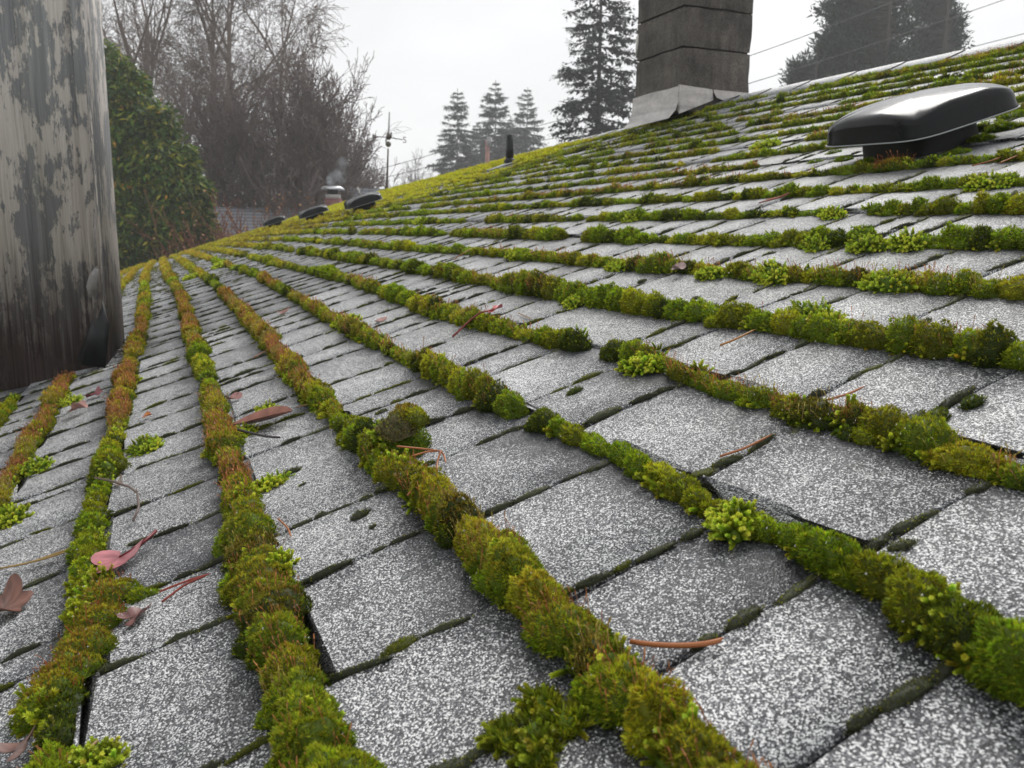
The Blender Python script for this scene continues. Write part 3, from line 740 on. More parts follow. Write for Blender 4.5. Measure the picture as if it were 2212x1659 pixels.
# grit and debris against the wall foot
b = MB(); r = np.random.default_rng(3)
for i in range(60):
    t = r.uniform(.1, 1); c = A + side * slen * t + nr * r.uniform(.005, .04); s_ = (c[0]) / E; c[2] = A[2] + (Bv[2] - A[2]) * t + .004
    a = r.normal(0, 1, 3); a /= np.linalg.norm(a); L = r.uniform(.004, .014); b.box(c, a * L, np.cross(a, [0, 0, 1]) * L * .8, (0, 0, .003))
b.solo('debris', mat_plain('grit', (.12, .10, .09), .5, nscale=90, namt=.6), 'wet grit and leaf crumbs gathered at the foot of the wooden wall', 'debris')['kind'] = 'stuff'

# ------------------------------------------------------------------ concrete block chimney
def mat_block():
    m, nt, bs, out = newmat('sooty_block'); v = coords(nt)
    n1 = noise(nt, v, 5, 7, .7); n2 = noise(nt, v, 90, 4, .7); n3 = noise(nt, coords(nt, (30, 30, 8)), 1, 4)
    val = math_(nt, 'ADD', math_(nt, 'MULTIPLY', n1, .55), math_(nt, 'ADD', math_(nt, 'MULTIPLY', n2, .25), math_(nt, 'MULTIPLY', n3, .2)))
    c = ramp(nt, [(.36, (.035, .032, .030)), (.5, (.095, .086, .078)), (.62, (.165, .15, .135)), (.75, (.22, .19, .15))], val)
    pit = ramp(nt, [(.36, (.35, .35, .35)), (.46, (1, 1, 1))], noise(nt, v, 140, 3, .7))
    mx = N(nt, 'ShaderNodeMixRGB', blend_type='MULTIPLY'); mx.inputs[0].default_value = 1; nt.links.new(c.outputs[0], mx.inputs[1]); nt.links.new(pit.outputs[0], mx.inputs[2])
    at_ = N(nt, 'ShaderNodeAttribute', attribute_name='col'); m2 = N(nt, 'ShaderNodeMixRGB', blend_type='MULTIPLY'); m2.inputs[0].default_value = 1
    nt.links.new(mx.outputs[0], m2.inputs[1]); nt.links.new(at_.outputs['Color'], m2.inputs[2])
    nt.links.new(m2.outputs[0], bs.inputs['Base Color']); bs.inputs['Roughness'].default_value = .85
    nt.links.new(bump(nt, val, .012, .8, bump(nt, pit.outputs[0], .002, .6)), bs.inputs['Normal']); return m
def mat_flash():
    m, nt, bs, out = newmat('aged_flashing'); v = coords(nt)
    n1 = noise(nt, coords(nt, (3, 3, 22)), 1, 5, .6); n2 = noise(nt, v, 40, 5, .7)
    c = ramp(nt, [(.3, (.20, .19, .185)), (.5, (.40, .38, .36)), (.7, (.60, .57, .54))], math_(nt, 'ADD', math_(nt, 'MULTIPLY', n1, .65), math_(nt, 'MULTIPLY', n2, .35)))
    rs = ramp(nt, [(.66, (0, 0, 0)), (.74, (1, 1, 1))], noise(nt, v, 15, 5, .7))
    mx = N(nt, 'ShaderNodeMixRGB'); nt.links.new(math_(nt, 'MULTIPLY', rs.outputs[0], .6), mx.inputs[0]); nt.links.new(c.outputs[0], mx.inputs[1]); mx.inputs[2].default_value = (.16, .12, .085, 1)
    nt.links.new(mx.outputs[0], bs.inputs['Base Color']); bs.inputs['Roughness'].default_value = .38; bs.inputs['Metallic'].default_value = .35
    nt.links.new(bump(nt, n1, .006, .5), bs.inputs['Normal']); return m
BLOCK, FLASH = mat_block(), mat_flash()
cs, ck = hit(1467, 262); c0 = P1(cs, ck); CW, CL = 3.15 * E, .42
Xd, Yd = np.array([1., 0, 0]), np.array([0, -1., 0])
chim = thing('chimney', tuple(c0), 'square sooty concrete block chimney with grey metal flashing astride the roof ridge', 'chimney')
zs0 = c0[2] + .172; BH = .193; G = .008
b = MB(); r = np.random.default_rng(9)
V, F, Cc = [], [], []
def rough_box(lo, hi, tint, jit=.0014, nx=6):
    "block with worn, slightly chipped arrises"
    lo, hi = np.array(lo, float), np.array(hi, float); n0 = sum(len(v) for v in V); m = nx
    g = np.linspace(0, 1, m); pts = []
    def faceg(ax, sgn):
        u, v = [i for i in range(3) if i != ax]; base = n0 + len(pts)
        for i in range(m):
            for j in range(m):
                p = np.zeros(3); p[ax] = sgn; p[u] = g[i]; p[v] = g[j]; pts.append(tuple(p))
        fl = [[base + i * m + j, base + (i + 1) * m + j, base + (i + 1) * m + j + 1, base + i * m + j + 1] for i in range(m - 1) for j in range(m - 1)]
        rev = (sgn == 1) != (ax == 1)
        F.extend(fl if rev else [f[::-1] for f in fl])
    for ax in range(3):
        for sgn in (0, 1): faceg(ax, sgn)
    P = np.array(pts); key = {}
    W = lo + P * (hi - lo)
    for i, p in enumerate(P):
        kx = tuple(np.round(p, 4))
        edges = sum(1 for q in p if q < .001 or q > .999)
        if kx not in key: key[kx] = (r.normal(0, jit, 3), r.random())
        jv, rr = key[kx]; cen = (lo + hi) / 2
        if edges >= 2:
            d = cen - W[i]; d /= np.linalg.norm(d) + 1e-9; W[i] += d * (.002 + .005 * (rr > .8) * rr)
        W[i] += jv
    V.append(W); Cc.append(np.tile(tint, (len(W), 1)))
for i in range(5):
    t = np.array([1, 1, 1]) * r.uniform(.85, 1.2) * np.array([1.0, .98, .95])
    z0 = zs0 + i * BH
    if i == 0: z0 -= .12; h = BH + .12 - G
    else: h = BH - G
    rough_box((c0[0], c0[1] - CL, z0), (c0[0] + CW, c0[1], z0 + h), t)
    V.append(np.array([[c0[0] + .012, c0[1] - .012, z0 + h - .004], [c0[0] + CW - .012, c0[1] - .012, z0 + h - .004], [c0[0] + CW - .012, c0[1] - CL + .012, z0 + h - .004], [c0[0] + .012, c0[1] - CL + .012, z0 + h - .004]] ))
    V[-1] = np.vstack([V[-1], V[-1] + [0, 0, G + .008]]); n0 = sum(len(v) for v in V) - 8
    F += [[n0 + a for a in f] for f in ([0, 1, 5, 4], [1, 2, 6, 5], [2, 3, 7, 6], [3, 0, 4, 7])]; Cc.append(np.full((8, 3), .45))
obj('masonry', np.vstack(V), F, BLOCK, chim, cols=np.vstack(Cc))
# flashing: apron on the down-slope face, side sheet stepping up the slope, soaker beyond the ridge
b = MB(); th = .004; o = .008
def roofz(x, y): 
    s = x / E; k = K0 - y / (E * math.cos(PITCH)); k = min(k, 2 * KRIDGE - k)
    return float(P1(s, k)[2])
xa, xb, ya, yb = c0[0] - o, c0[0] + CW + o, c0[1] + o, c0[1] - CL - o
top = zs0 + .0
n = 8; V2 = []; F2 = []
for i in range(n + 1):      # apron (faces down-slope), kicked out at the foot
    x = xa + (xb - xa) * i / n; rz = roofz(x, ya); wv = .0015 * math.sin(i * 2.1)
    V2 += [(x, ya + wv, top - .002 * math.sin(i)), (x, ya + .006 + wv, rz + .075), (x, ya + .020, rz + .030), (x, ya + .060, roofz(x, ya + .06) + .008)]
F2 += [[i * 4 + j, i * 4 + j + 1, (i + 1) * 4 + j + 1, (i + 1) * 4 + j] for i in range(n) for j in range(3)]
b.add(V2, F2); b.build('apron_flashing', FLASH, chim)
yr = -(KRIDGE - K0) * E * math.cos(PITCH)
b = MB(); V2 = []; m = 8
for i in range(m + 1):
    y = ya + .01 + (yr + .015 - ya - .01) * i / m; rz = roofz(xa, y); tt = top + .004 - .0045 * i / m * 2; wv = .002 * math.sin(i * 1.7 + 1)
    V2 += [(xa + wv, y, tt), (xa - .003 + wv, y, max(rz + .03, min(tt - .01, rz + .06))), (xa - .012, y, rz + .012)]
b.add(V2, [[i * 3 + j, (i + 1) * 3 + j, (i + 1) * 3 + j + 1, i * 3 + j + 1] for i in range(m) for j in range(2)])
b.tube([(xa, ya, top + .004), (xa - .002, ya + .004, (top + roofz(xa, ya)) / 2), (xa - .006, ya + .010, roofz(xa, ya) + .02)], [.005, .0045, .006], 6); b.build('side_flashing', FLASH, chim)
b = MB(); V2 = []
for i in range(5):
    y = yr + .01 + (yb - yr - .01) * i / 4; V2 += [(xa - .002, y, top - .006), (xa - .006, y, roofz(xa, y) + .05), (xa - .03, y, roofz(xa - .03, y) + .02)]
b.add(V2, [[i * 3 + j, (i + 1) * 3 + j, (i + 1) * 3 + j + 1, i * 3 + j + 1] for i in range(4) for j in range(2)]); b.build('ridge_soaker', FLASH, chim)
b = MB(); px = np.array([c0[0] + CW + .002, c0[1] - .02, zs0 + BH * 1.45])
b.add([px + np.array(q) for q in [(-.02, .024, .05), (.006, .022, .04), (.006, .022, -.05), (-.012, .024, -.06), (-.02, .018, .05), (.006, .014, .04), (.006, .014, -.05), (-.012, .018, -.06)]], [[0, 3, 2, 1], [4, 5, 6, 7], [0, 1, 5, 4], [1, 2, 6, 5], [2, 3, 7, 6], [3, 0, 4, 7]])
b.build('mortar_smear', mat_plain('pale_mortar', (.5, .5, .46), .8, nscale=60), chim)
# lifted dark shingle corner at the chimney foot
s_, k_ = hit(1498, 258); q = [(.25, -.15, .06), (-.35, -.12, .07), (-.45, .25, .02), (.3, .3, .02)]; b = MB()
Vt = [P1(s_ + a, k_ + c, z + (.06 if i == 1 else 0)) for i, (a, c, z) in enumerate(q)]; Vb = [v - NA * .005 for v in Vt]
b.add(Vt + Vb, [[0, 1, 2, 3], [7, 6, 5, 4], [0, 4, 5, 1], [1, 5, 6, 2], [2, 6, 7, 3], [3, 7, 4, 0]]); b.build('lifted_tab', BLACKFELT, house)

# ------------------------------------------------------------------ roof vents
GLOSSK = mat_plain('black_vent_plastic', (.013, .014, .016), .24, spec=.5, coat=.25)
RIMM = mat_plain('worn_rim', (.35, .36, .37), .45, spec=.5)
m_, nt_, bs_, _ = newmat('vent_plastic'); vv = coords(nt_); nn_ = noise(nt_, vv, 300, 3); 
rr_ = ramp(nt_, [(.4, (.17, .17, .17)), (.66, (.22, .22, .22)), (.76, (.4, .4, .4))], nn_); nt_.links.new(rr_.outputs[0], bs_.inputs['Roughness'])
cc_ = ramp(nt_, [(.45, (.006, .007, .008)), (.72, (.009, .009, .010)), (.80, (.04, .04, .04))], noise(nt_, vv, 420, 2)); nt_.links.new(cc_.outputs[0], bs_.inputs['Base Color'])
bs_.inputs['Specular IOR Level'].default_value = .2; VENTM = m_
def vent(s0, k0, rot, A_=1.12, B_=.85, label='', z0=.34, scale=1.0):
    t = thing('roof_vent', tuple(P1(s0, k0)), label, 'roof vent', 'black roof vents')
    ca, sa = math.cos(rot), math.sin(rot); A_, B_ = A_ * scale, B_ * scale
    def Q(u, v, z): return P1(s0 + u * ca - v * sa, k0 + u * sa + v * ca, z)
    nth, V, F = 64, [], []
    rings = [(0, 1), (.15, 1), (.3, 1), (.45, 1), (.6, 1), (.72, 1), (.82, 1), (.89, .985), (.935, .95), (.965, .86), (.985, .6), (1.0, .1), (1.012, -.02), (1.012, -.10), (.96, -.12), (.80, -.10)]
    def plan(th):
        c, s = math.cos(th), math.sin(th); e = .36
        return math.copysign(abs(c) ** e, c), math.copysign(abs(s) ** e, s)
    for rho, fz in rings:
        for j in range(nth):
            th = 2 * math.pi * (j + .5) / nth; pu, pv = plan(th)
            mm = min(abs(pu), abs(pv)); arch = 1 - (mm ** 2.2)
            edge = (.19 + .16 * arch) * scale; ctr = .43 * scale
            q = min(rho / .93, 1); h = ctr - (ctr - edge) * q ** 2.3
            z = h * fz if rho <= .935 else edge * fz
            V.append(Q(A_ * rho * pu, B_ * rho * pv, z0 + z))
    nr_ = len(rings)
    F = [[i * nth + j, i * nth + (j + 1) % nth, (i + 1) * nth + (j + 1) % nth, (i + 1) * nth + j] for i in range(nr_ - 1) for j in range(nth)]
    F = [f[::-1] for f in F]
    obj('hood', np.array(V), F, VENTM, t, smooth=True)
    V = []
    for rho, z in ((1.012, -.018), (1.028, -.022), (1.028, -.034), (1.012, -.036)):
        for j in range(nth):
            pu, pv = plan(2 * math.pi * (j + .5) / nth); V.append(Q(A_ * rho * pu, B_ * rho * pv, z0 + z))
    F = [[i * nth + j, i * nth + (j + 1) % nth, ((i + 1) % 4) * nth + (j + 1) % nth, ((i + 1) % 4) * nth + j] for i in range(4) for j in range(nth)]
    obj('rim', np.array(V), F, RIMM, t, smooth=True)
    V = []
    for rho, z in ((.62, .0), (.60, z0 - .05), (.60, z0 - .02)):
        for j in range(nth):
            pu, pv = plan(2 * math.pi * (j + .5) / nth); V.append(Q(A_ * rho * pu, B_ * rho * pv, z))
    F = [[i * nth + j, i * nth + (j + 1) % nth, (i + 1) * nth + (j + 1) % nth, (i + 1) * nth + j] for i in range(2) for j in range(nth)]
    obj('neck', np.array(V), F, BLACKM, t, smooth=True)
    return t
vent(9.02, 11.02, math.radians(10), label='big glossy black roof vent in the foreground right of the chimney', z0=.36)
for (x, y), lab in (((790, 455), 'black roof vent nearest the weathervane, largest of the three distant ones'), ((682, 475), 'middle one of the three distant black vents, below the smoking chimney'), ((597, 491), 'farthest and smallest black vent, in front of the red shrub')):
    s_, k_ = hit(x, y); vent(s_, k_, math.radians(6), label=lab, scale=1.05, z0=.36)

# ------------------------------------------------------------------ vent pipe
PALE = mat_plain('pale_lead', (.48, .50, .52), .45, nscale=20, metal=.2)
s_, k_ = hit(1101, 356); pb = P1(s_, k_); t = thing('vent_pipe', tuple(pb), 'black vent pipe with a pale flashing boot, left of the chimney', 'pipe')
dp = pix_depth = (pb - CAM) @ M[:, 2]; u_ = dp / FPX
b = MB(); b.tube([pb, pb + np.array([0, 0, 62 * u_])], 8.2 * u_, 20); b.build('pipe', BLACKM, t, smooth=False)
b = MB(); b.tube([pb + np.array([0, 0, 4 * u_]), pb + np.array([0, 0, 9 * u_]), pb + np.array([0, 0, 14 * u_])], [13 * u_, 12 * u_, 8.6 * u_], 20); b.build('collar', BLACKM, t, smooth=True)
b = MB(); q = [(.45, .5), (.45, -1.1), (-.45, -1.1), (-.45, .5)]
Vt = [P1(s_ + a, k_ + c, .085 + .02) for a, c in q]; Vb = [P1(s_ + a, k_ + c, .05) for a, c in q]
b.add(Vt + Vb, [[3, 2, 1, 0], [4, 5, 6, 7], [0, 1, 5, 4], [1, 2, 6, 5], [2, 3, 7, 6], [3, 0, 4, 7]]); b.build('boot', PALE, t)

# ------------------------------------------------------------------ weathervane on the ridge
sv = 77.0; vb = P1(sv, KRIDGE, .1); dv = (vb - CAM) @ M[:, 2]; u_ = dv / FPX
IRON = mat_plain('rusty_iron', (.07, .055, .045), .6, nscale=30, namt=.4); GALV = mat_plain('grey_rod', (.42, .43, .44), .4)
t = thing('weathervane', tuple(vb), 'iron weathervane with compass arms and a pale rod on the far ridge', 'weathervane')
up = np.array([0, 0, 1.]); rt = M[:, 0]; base = vb - up * .02; lean = rt * .03
def hp(y): return base + up * (408 - y + 8) * u_ + lean * ((408 - y) / 160) * 1.6
b = MB(); b.tube([hp(418), hp(400), hp(375), hp(325)], [6 * u_, 3 * u_, 2.2 * u_, 1.6 * u_], 10); b.build('post', IRON, t)
b = MB(); b.tube([hp(300), hp(250)], [1.9 * u_, 1.7 * u_], 8); b.build('rod', GALV, t)
b = MB(); c = hp(316); b.tube([c + up * (6.2 * math.cos(a)) * u_ for a in np.linspace(math.pi, 0, 9)], [max(.2, 6.2 * math.sin(a)) * u_ for a in np.linspace(math.pi, 0, 9)], 14)
b.build('ball', mat_plain('old_copper', (.13, .12, .09), .45, metal=.4, nscale=40), t, smooth=True)
b = MB(); c = hp(302); b.tube([c - up * 5 * u_, c - up * 2 * u_, c + up * 2 * u_, c + up * 10 * u_], [3 * u_, 5.5 * u_, 5.5 * u_, 2 * u_], 10); b.build('hub', IRON, t)
a1 = rt * 1.0 + M[:, 2] * .15; a2 = rt * .75 * .45 - M[:, 2] * 1.0; a1 /= np.linalg.norm(a1); a2 /= np.linalg.norm(a2)
dn = up * -.12
for sgn, ax, L, let in ((1, a1, 30, 'S'), (-1, a1, 26, 'N'), (1, a2, 26, 'W'), (-1, a2, 26, 'E')):
    b = MB(); e = c + (ax * sgn + dn * (1 if sgn > 0 else -.2)) * L * u_; b.tube([c, e], 1.0 * u_, 6)
    cen = e + ax * sgn * 4 * u_; hx = a1 if let in 'SN' else a2; hx = hx if hx @ rt > 0 else -hx
    pol = {'S': [[(3, 4), (1.5, 5.6), (-2, 5.2), (-3, 3), (-1, .8), (2, -.8), (3.2, -3), (1.8, -5.4), (-1.8, -5.6), (-3.2, -4)]], 'N': [[(-2.6, -5), (-2.6, 5)], [(-2.6, 5), (2.6, -5)], [(2.6, -5), (2.6, 5)]],
           'W': [[(-3.5, 5), (-1.8, -5)], [(-1.8, -5), (0, 3)], [(0, 3), (1.8, -5)], [(1.8, -5), (3.5, 5)]], 'E': [[(-2.5, -5), (-2.5, 5)], [(-2.5, 5), (2.5, 5)], [(-2.5, 0), (2, 0)], [(-2.5, -5), (2.5, -5)]]}[let]
    ar = b.build('arm', IRON, t); b = MB()
    for ln in pol: b.tube([cen + hx * p[0] * u_ + up * p[1] * u_ for p in ln], 1.0 * u_, 5)
    b.build('compass_letter', IRON, ar)

# ------------------------------------------------------------------ fallen leaves, needles and twigs
r = np.random.default_rng(21)
def fr_(s, k, ang):
    "local leaf axes on the roof"
    a = XA * math.cos(ang) + UA * math.sin(ang); return a, np.cross(NA, a)
def lance(pix_, w_, col, label, zs=None, curl=.5, cat='leaf', name='lance_leaf'):
    P = [P1(*hit(x, y, z), z) for (x, y), z in zip(pix_, zs or [.06] * len(pix_))]; P = np.array(P)
    t = np.linspace(0, 1, 15); idx = np.linspace(0, 1, len(P)); mid = np.column_stack([np.interp(t, idx, P[:, i]) for i in range(3)])
    for _ in range(2): mid[1:-1] = (mid[:-2] + 2 * mid[1:-1] + mid[2:]) / 4
    tg = np.gradient(mid, axis=0); tg /= np.linalg.norm(tg, axis=1)[:, None]; sd = np.cross(NA, tg); sd /= np.linalg.norm(sd, axis=1)[:, None]
    ww = w_ * np.sin(np.pi * np.clip(t * .97 + .015, 0, 1)) ** .75
    V = np.vstack([mid + sd * ww[:, None] + NA * (ww * curl)[:, None], mid, mid - sd * ww[:, None] + NA * (ww * curl)[:, None]])
    n = len(t); F = [[i, i + 1, n + i + 1, n + i] for i in range(n - 1)] + [[n + i, n + i + 1, 2 * n + i + 1, 2 * n + i] for i in range(n - 1)]
    F = F + [[a + 3 * n for a in f[::-1]] for f in F]; V = np.vstack([V, V - NA * .0006])
    C = np.tile(col, (len(V), 1)) * r.uniform(.75, 1.25, (len(V), 1)); C[n:2 * n] *= .6
    return solo(name, V, F, DEADLEAF, label, cat, 'fallen leaves and needles', cols=C)
def palmate(x, y, R_, ang, col, label, lobes=5, lift=.05, cup=.35, stem=None, stemcol=(.20, .025, .03), back=None, name='maple_leaf'):
    s, k = hit(x, y, .05); o = P1(s, k, lift); a, c = fr_(s, k, ang); R_ = R_ * E * .68
    V, F, C = [o + NA * 0], [], [np.array(col) * .55]; m = lobes * 8
    for ring, fr in ((1, .45), (2, .8), (3, 1.0)):
        for i in range(m + 1):
            ph = (i / m - .5) * 2 * math.pi * .86; lob = abs(math.cos(lobes * ph / (2 * .86))) ** .8
            rad = R_ * (.70 + .30 * lob ** 1.1) * (1 - .25 * abs(ph) / math.pi) * fr * (1 + .06 * math.sin(ph * 23))
            z = cup * rad * (fr ** 1.5) * (.6 + .8 * math.sin(ph * 2 + ang * 3)) + .10 * rad * math.cos(lobes * ph)
            V.append(o + a * rad * math.cos(ph) + c * rad * math.sin(ph) + NA * max(z, -lift * E * .8)); C.append(np.array(col) * r.uniform(.7, 1.3) * (1.0 if lob > .35 else .75))
    for i in range(m): F.append([0, 1 + i, 2 + i])
    for q in range(2):
        for i in range(m): F.append([1 + q * (m + 1) + i, 1 + (q + 1) * (m + 1) + i, 2 + (q + 1) * (m + 1) + i, 2 + q * (m + 1) + i])
    V = np.array(V); n = len(V); F = F + [[j + n for j in f[::-1]] for f in F]; V = np.vstack([V, V - NA * .0005]); C = np.vstack([C, C])
    t = thing(name, tuple(o), label, 'leaf', 'fallen leaves and needles')
    obj('blade', V, F, DEADLEAF, t, cols=np.clip(C, 0, .8))
    if stem:
        b = MB(); P = [o] + [P1(*hit(px_, py_, z), z) for px_, py_, z in stem]; b.tube(P, np.linspace(.0011, .0015, len(P)) * 1.1, 6, col=stemcol); b.build('stem', DEADLEAF, t)
    return t
def needle(pix_, col, label, rad=.0009, zs=None, name='pine_needle', cat='pine needle', extra=()):
    b = MB()
    for pl in [pix_] + list(extra):
        P = np.array([P1(*hit(p[0], p[1], p[2] if len(p) > 2 else .065), p[2] if len(p) > 2 else .065) for p in pl])
        t = np.linspace(0, 1, 10); idx = np.linspace(0, 1, len(P)); Q = np.column_stack([np.interp(t, idx, P[:, i]) for i in range(3)]); Q[1:-1] = (Q[:-2] + 2 * Q[1:-1] + Q[2:]) / 4
        b.tube(Q, np.concatenate([np.linspace(rad, rad, 8), [rad * .8, rad * .3]]), 6, col=np.array(col) * r.uniform(.8, 1.2))
    return b.solo(name, DEADLEAF, label, cat, 'fallen leaves and needles')
ORG, RED, TAN = (.42, .15, .05), (.30, .05, .03), (.34, .20, .10)
lance([(502, 918), (545, 915), (590, 903), (630, 888)], .020, (.33, .14, .10), 'long brown lance-shaped leaf lying beside the lime tuft and black twig', [.09, .07, .08, .12])
palmate(1075, 688, .17, 2.7, (.50, .06, .06), 'red leaf on a long red stem lying across a moss row', lobes=3, lift=.16, cup=.25, stem=[(1036, 676, .20), (1018, 690, .13), (978, 727, .06)], stemcol=(.28, .06, .05), name='red_leaf')
palmate(262, 1212, .30, 3.6, (.52, .20, .22), 'pink leaf with a red stem pointing up, on the tab at lower left', lobes=3, lift=.08, cup=.18, stem=[(300, 1180, .10), (338, 1146, .12)], name='pink_leaf')
palmate(8, 1318, .30, .5, (.22, .10, .07), 'folded wet brown leaf cut by the left edge', lobes=5, lift=.06, cup=.4)
palmate(290, 1336, .16, 1.2, (.20, .09, .08), 'small brown leaf lying under the moss branch at lower left', lobes=5, lift=.06, cup=.3)
palmate(172, 890, .22, 2.9, (.52, .30, .26), 'pale pink curled leaf on the rust-topped row below the wall', lobes=3, lift=.10, cup=.5)
palmate(205, 855, .20, .6, (.26, .07, .08), 'dark red spiky leaf by the moss button below the wall', lobes=5, lift=.07, cup=.35)
palmate(318, 900, .10, .3, (.50, .17, .04), 'small orange leaf scrap beside the row right of the wall', lobes=3, lift=.06, cup=.3)
palmate(505, 862, .16, 1.9, (.42, .22, .20), 'thin pinkish leaf right of the rust-topped row, above the lance leaf', lobes=3, lift=.06, cup=.4)
palmate(612, 674, .22, 2.2, (.26, .07, .045), 'dark red leaf scrap on the tabs far up the second row', lobes=3, lift=.06, cup=.3)
palmate(255, 1050, .10, .8, (.40, .30, .24), 'crumpled grey-brown leaf caught under the curved twig', lobes=3, lift=.07, cup=.6)
palmate(45, 1640, .15, 1.0, (.20, .11, .09), 'blurred brown leaf at the bottom left corner', lobes=3, lift=.10, cup=.4)
palmate(820, 692, .16, 2.0, (.45, .24, .20), 'pinkish leaf scrap beside the broad lime moss dome', lobes=3, lift=.05, cup=.2)
palmate(1465, 590, .14, 2.0, (.42, .30, .28), 'tiny pale leaf caught on a middle row', lobes=3, lift=.1, cup=.5)
needle([(1362, 1386), (1420, 1394), (1490, 1395), (1545, 1388), (1562, 1378)], ORG, 'thick orange pine needle curving above the bottom right moss row', .0014)
needle([(1555, 986), (1610, 968), (1668, 938)], ORG, 'orange pine needle on the tab above the bottom right rows, pointing at a joint')
needle([(1556, 746), (1595, 730), (1632, 711)], (.48, .22, .05), 'short yellow-orange pine needle under the long bright lime tuft', .0011)
needle([(1786, 864), (1835, 850), (1868, 834)], ORG, 'red-brown pine needle on the tab right of the mossy row gap')
needle([(345, 1278), (400, 1256), (455, 1239)], RED, 'pair of crossing pine needles over a mossy joint at lower left', extra=[[(350, 1300), (400, 1262), (452, 1240)]])
needle([(0, 1228), (60, 1217), (120, 1196), (160, 1182)], (.36, .24, .08), 'yellow-brown needle pair lying at the left edge', .0010, extra=[[(10, 1226), (80, 1212), (150, 1190)]])
needle([(858, 964, .32), (920, 970, .22), (952, 974, .12)], ORG, 'cluster of orange pine needles hanging from the moss clod', extra=[[(890, 985, .16), (925, 975, .14), (952, 974, .12)], [(952, 974, .12), (944, 1000, .08), (945, 1035, .06)], [(952, 974, .12), (960, 985, .08), (963, 1000, .07)], [(880, 1070, .14), (905, 1045, .16), (925, 1010, .16)]])
needle([(2100, 358), (2150, 345), (2212, 318)], ORG, 'reddish pine needle pair right of the near vent, at the right edge', .0012, extra=[[(2160, 352), (2212, 330)]])
needle([(1640, 438, .08), (1680, 428, .16), (1705, 416, .2)], (.40, .12, .07), 'upright reddish needles on the row below the near vent', .0014, extra=[[(1655, 432, .06), (1690, 424, .14), (1704, 417, .2)]])
needle([(600, 1120), (622, 1140), (629, 1160)], ORG, 'short orange needle on the right flank of the rust-topped row')
needle([(980, 560, .12), (1000, 548, .16), (1020, 535, .18)], ORG, 'orange needle standing in a middle moss row')
needle([(640, 880), (680, 870), (725, 858)], TAN, 'thin brown needle on the tab right of the lance leaf')
needle([(1120, 676), (1150, 690)], TAN, 'short tan needle right of the red leaf')
needle([(548, 772), (575, 757), (600, 745)], ORG, 'thin orange needle far up the rust-topped second row')
needle([(150, 1655), (185, 1625), (212, 1598)], TAN, 'blurred tan stalk at the bottom left corner', .0012)
def twig(pix_, rad, label, col=(.035, .028, .026)):
    b = MB(); P = np.array([P1(*hit(x, y, z), z) for x, y, z in pix_]); b.tube(P, np.linspace(rad, rad * .8, len(P)), 7, col=col)
    j = len(P) // 2; b.tube([P[j], P[j] + NA * .004 + XA * .006], [rad * .7, rad * .3], 5, col=col)
    return b.solo('twig', DEADLEAF, label, 'twig', 'fallen leaves and needles')
twig([(514, 928, .16), (545, 936, .12), (575, 943, .08), (604, 945, .08)], .0017, 'short black twig lying below the brown lance leaf')
twig([(205, 1032, .14), (245, 1040, .16), (280, 1052, .14), (297, 1065, .11), (300, 1095, .08), (288, 1125, .06)], .0015, 'curved grey-brown twig hooked over the row below the wall', (.16, .11, .09))

# ------------------------------------------------------------------ ground
m, nt, bs, _o = newmat('wet_lawn'); v = coords(nt)
c = ramp(nt, [(.35, (.035, .045, .018)), (.6, (.06, .075, .03)), (.75, (.085, .07, .045))], noise(nt, v, .35, 8, .7)); nt.links.new(c.outputs[0], bs.inputs['Base Color']); bs.inputs['Roughness'].default_value = .9
g = [(-600, -600, 0), (600, -600, 0), (600, 600, 0), (-600, 600, 0)]
tag(link('ground', mesh_np('ground', g, [[0, 1, 2, 3]], m)), 'wet dull green ground behind and around the house', 'ground', kind='structure')

# ------------------------------------------------------------------ trees
def gpoint(x, depth):
    "ground point below photo column x at a given depth"
    p = at(x, 505, depth); return np.array([p[0], p[1], 0.0])
def up_of(y, x, depth): return at(x, y, depth)[2]
def unit(v): return v / (np.linalg.norm(v, axis=-1, keepdims=True) + 1e-12)

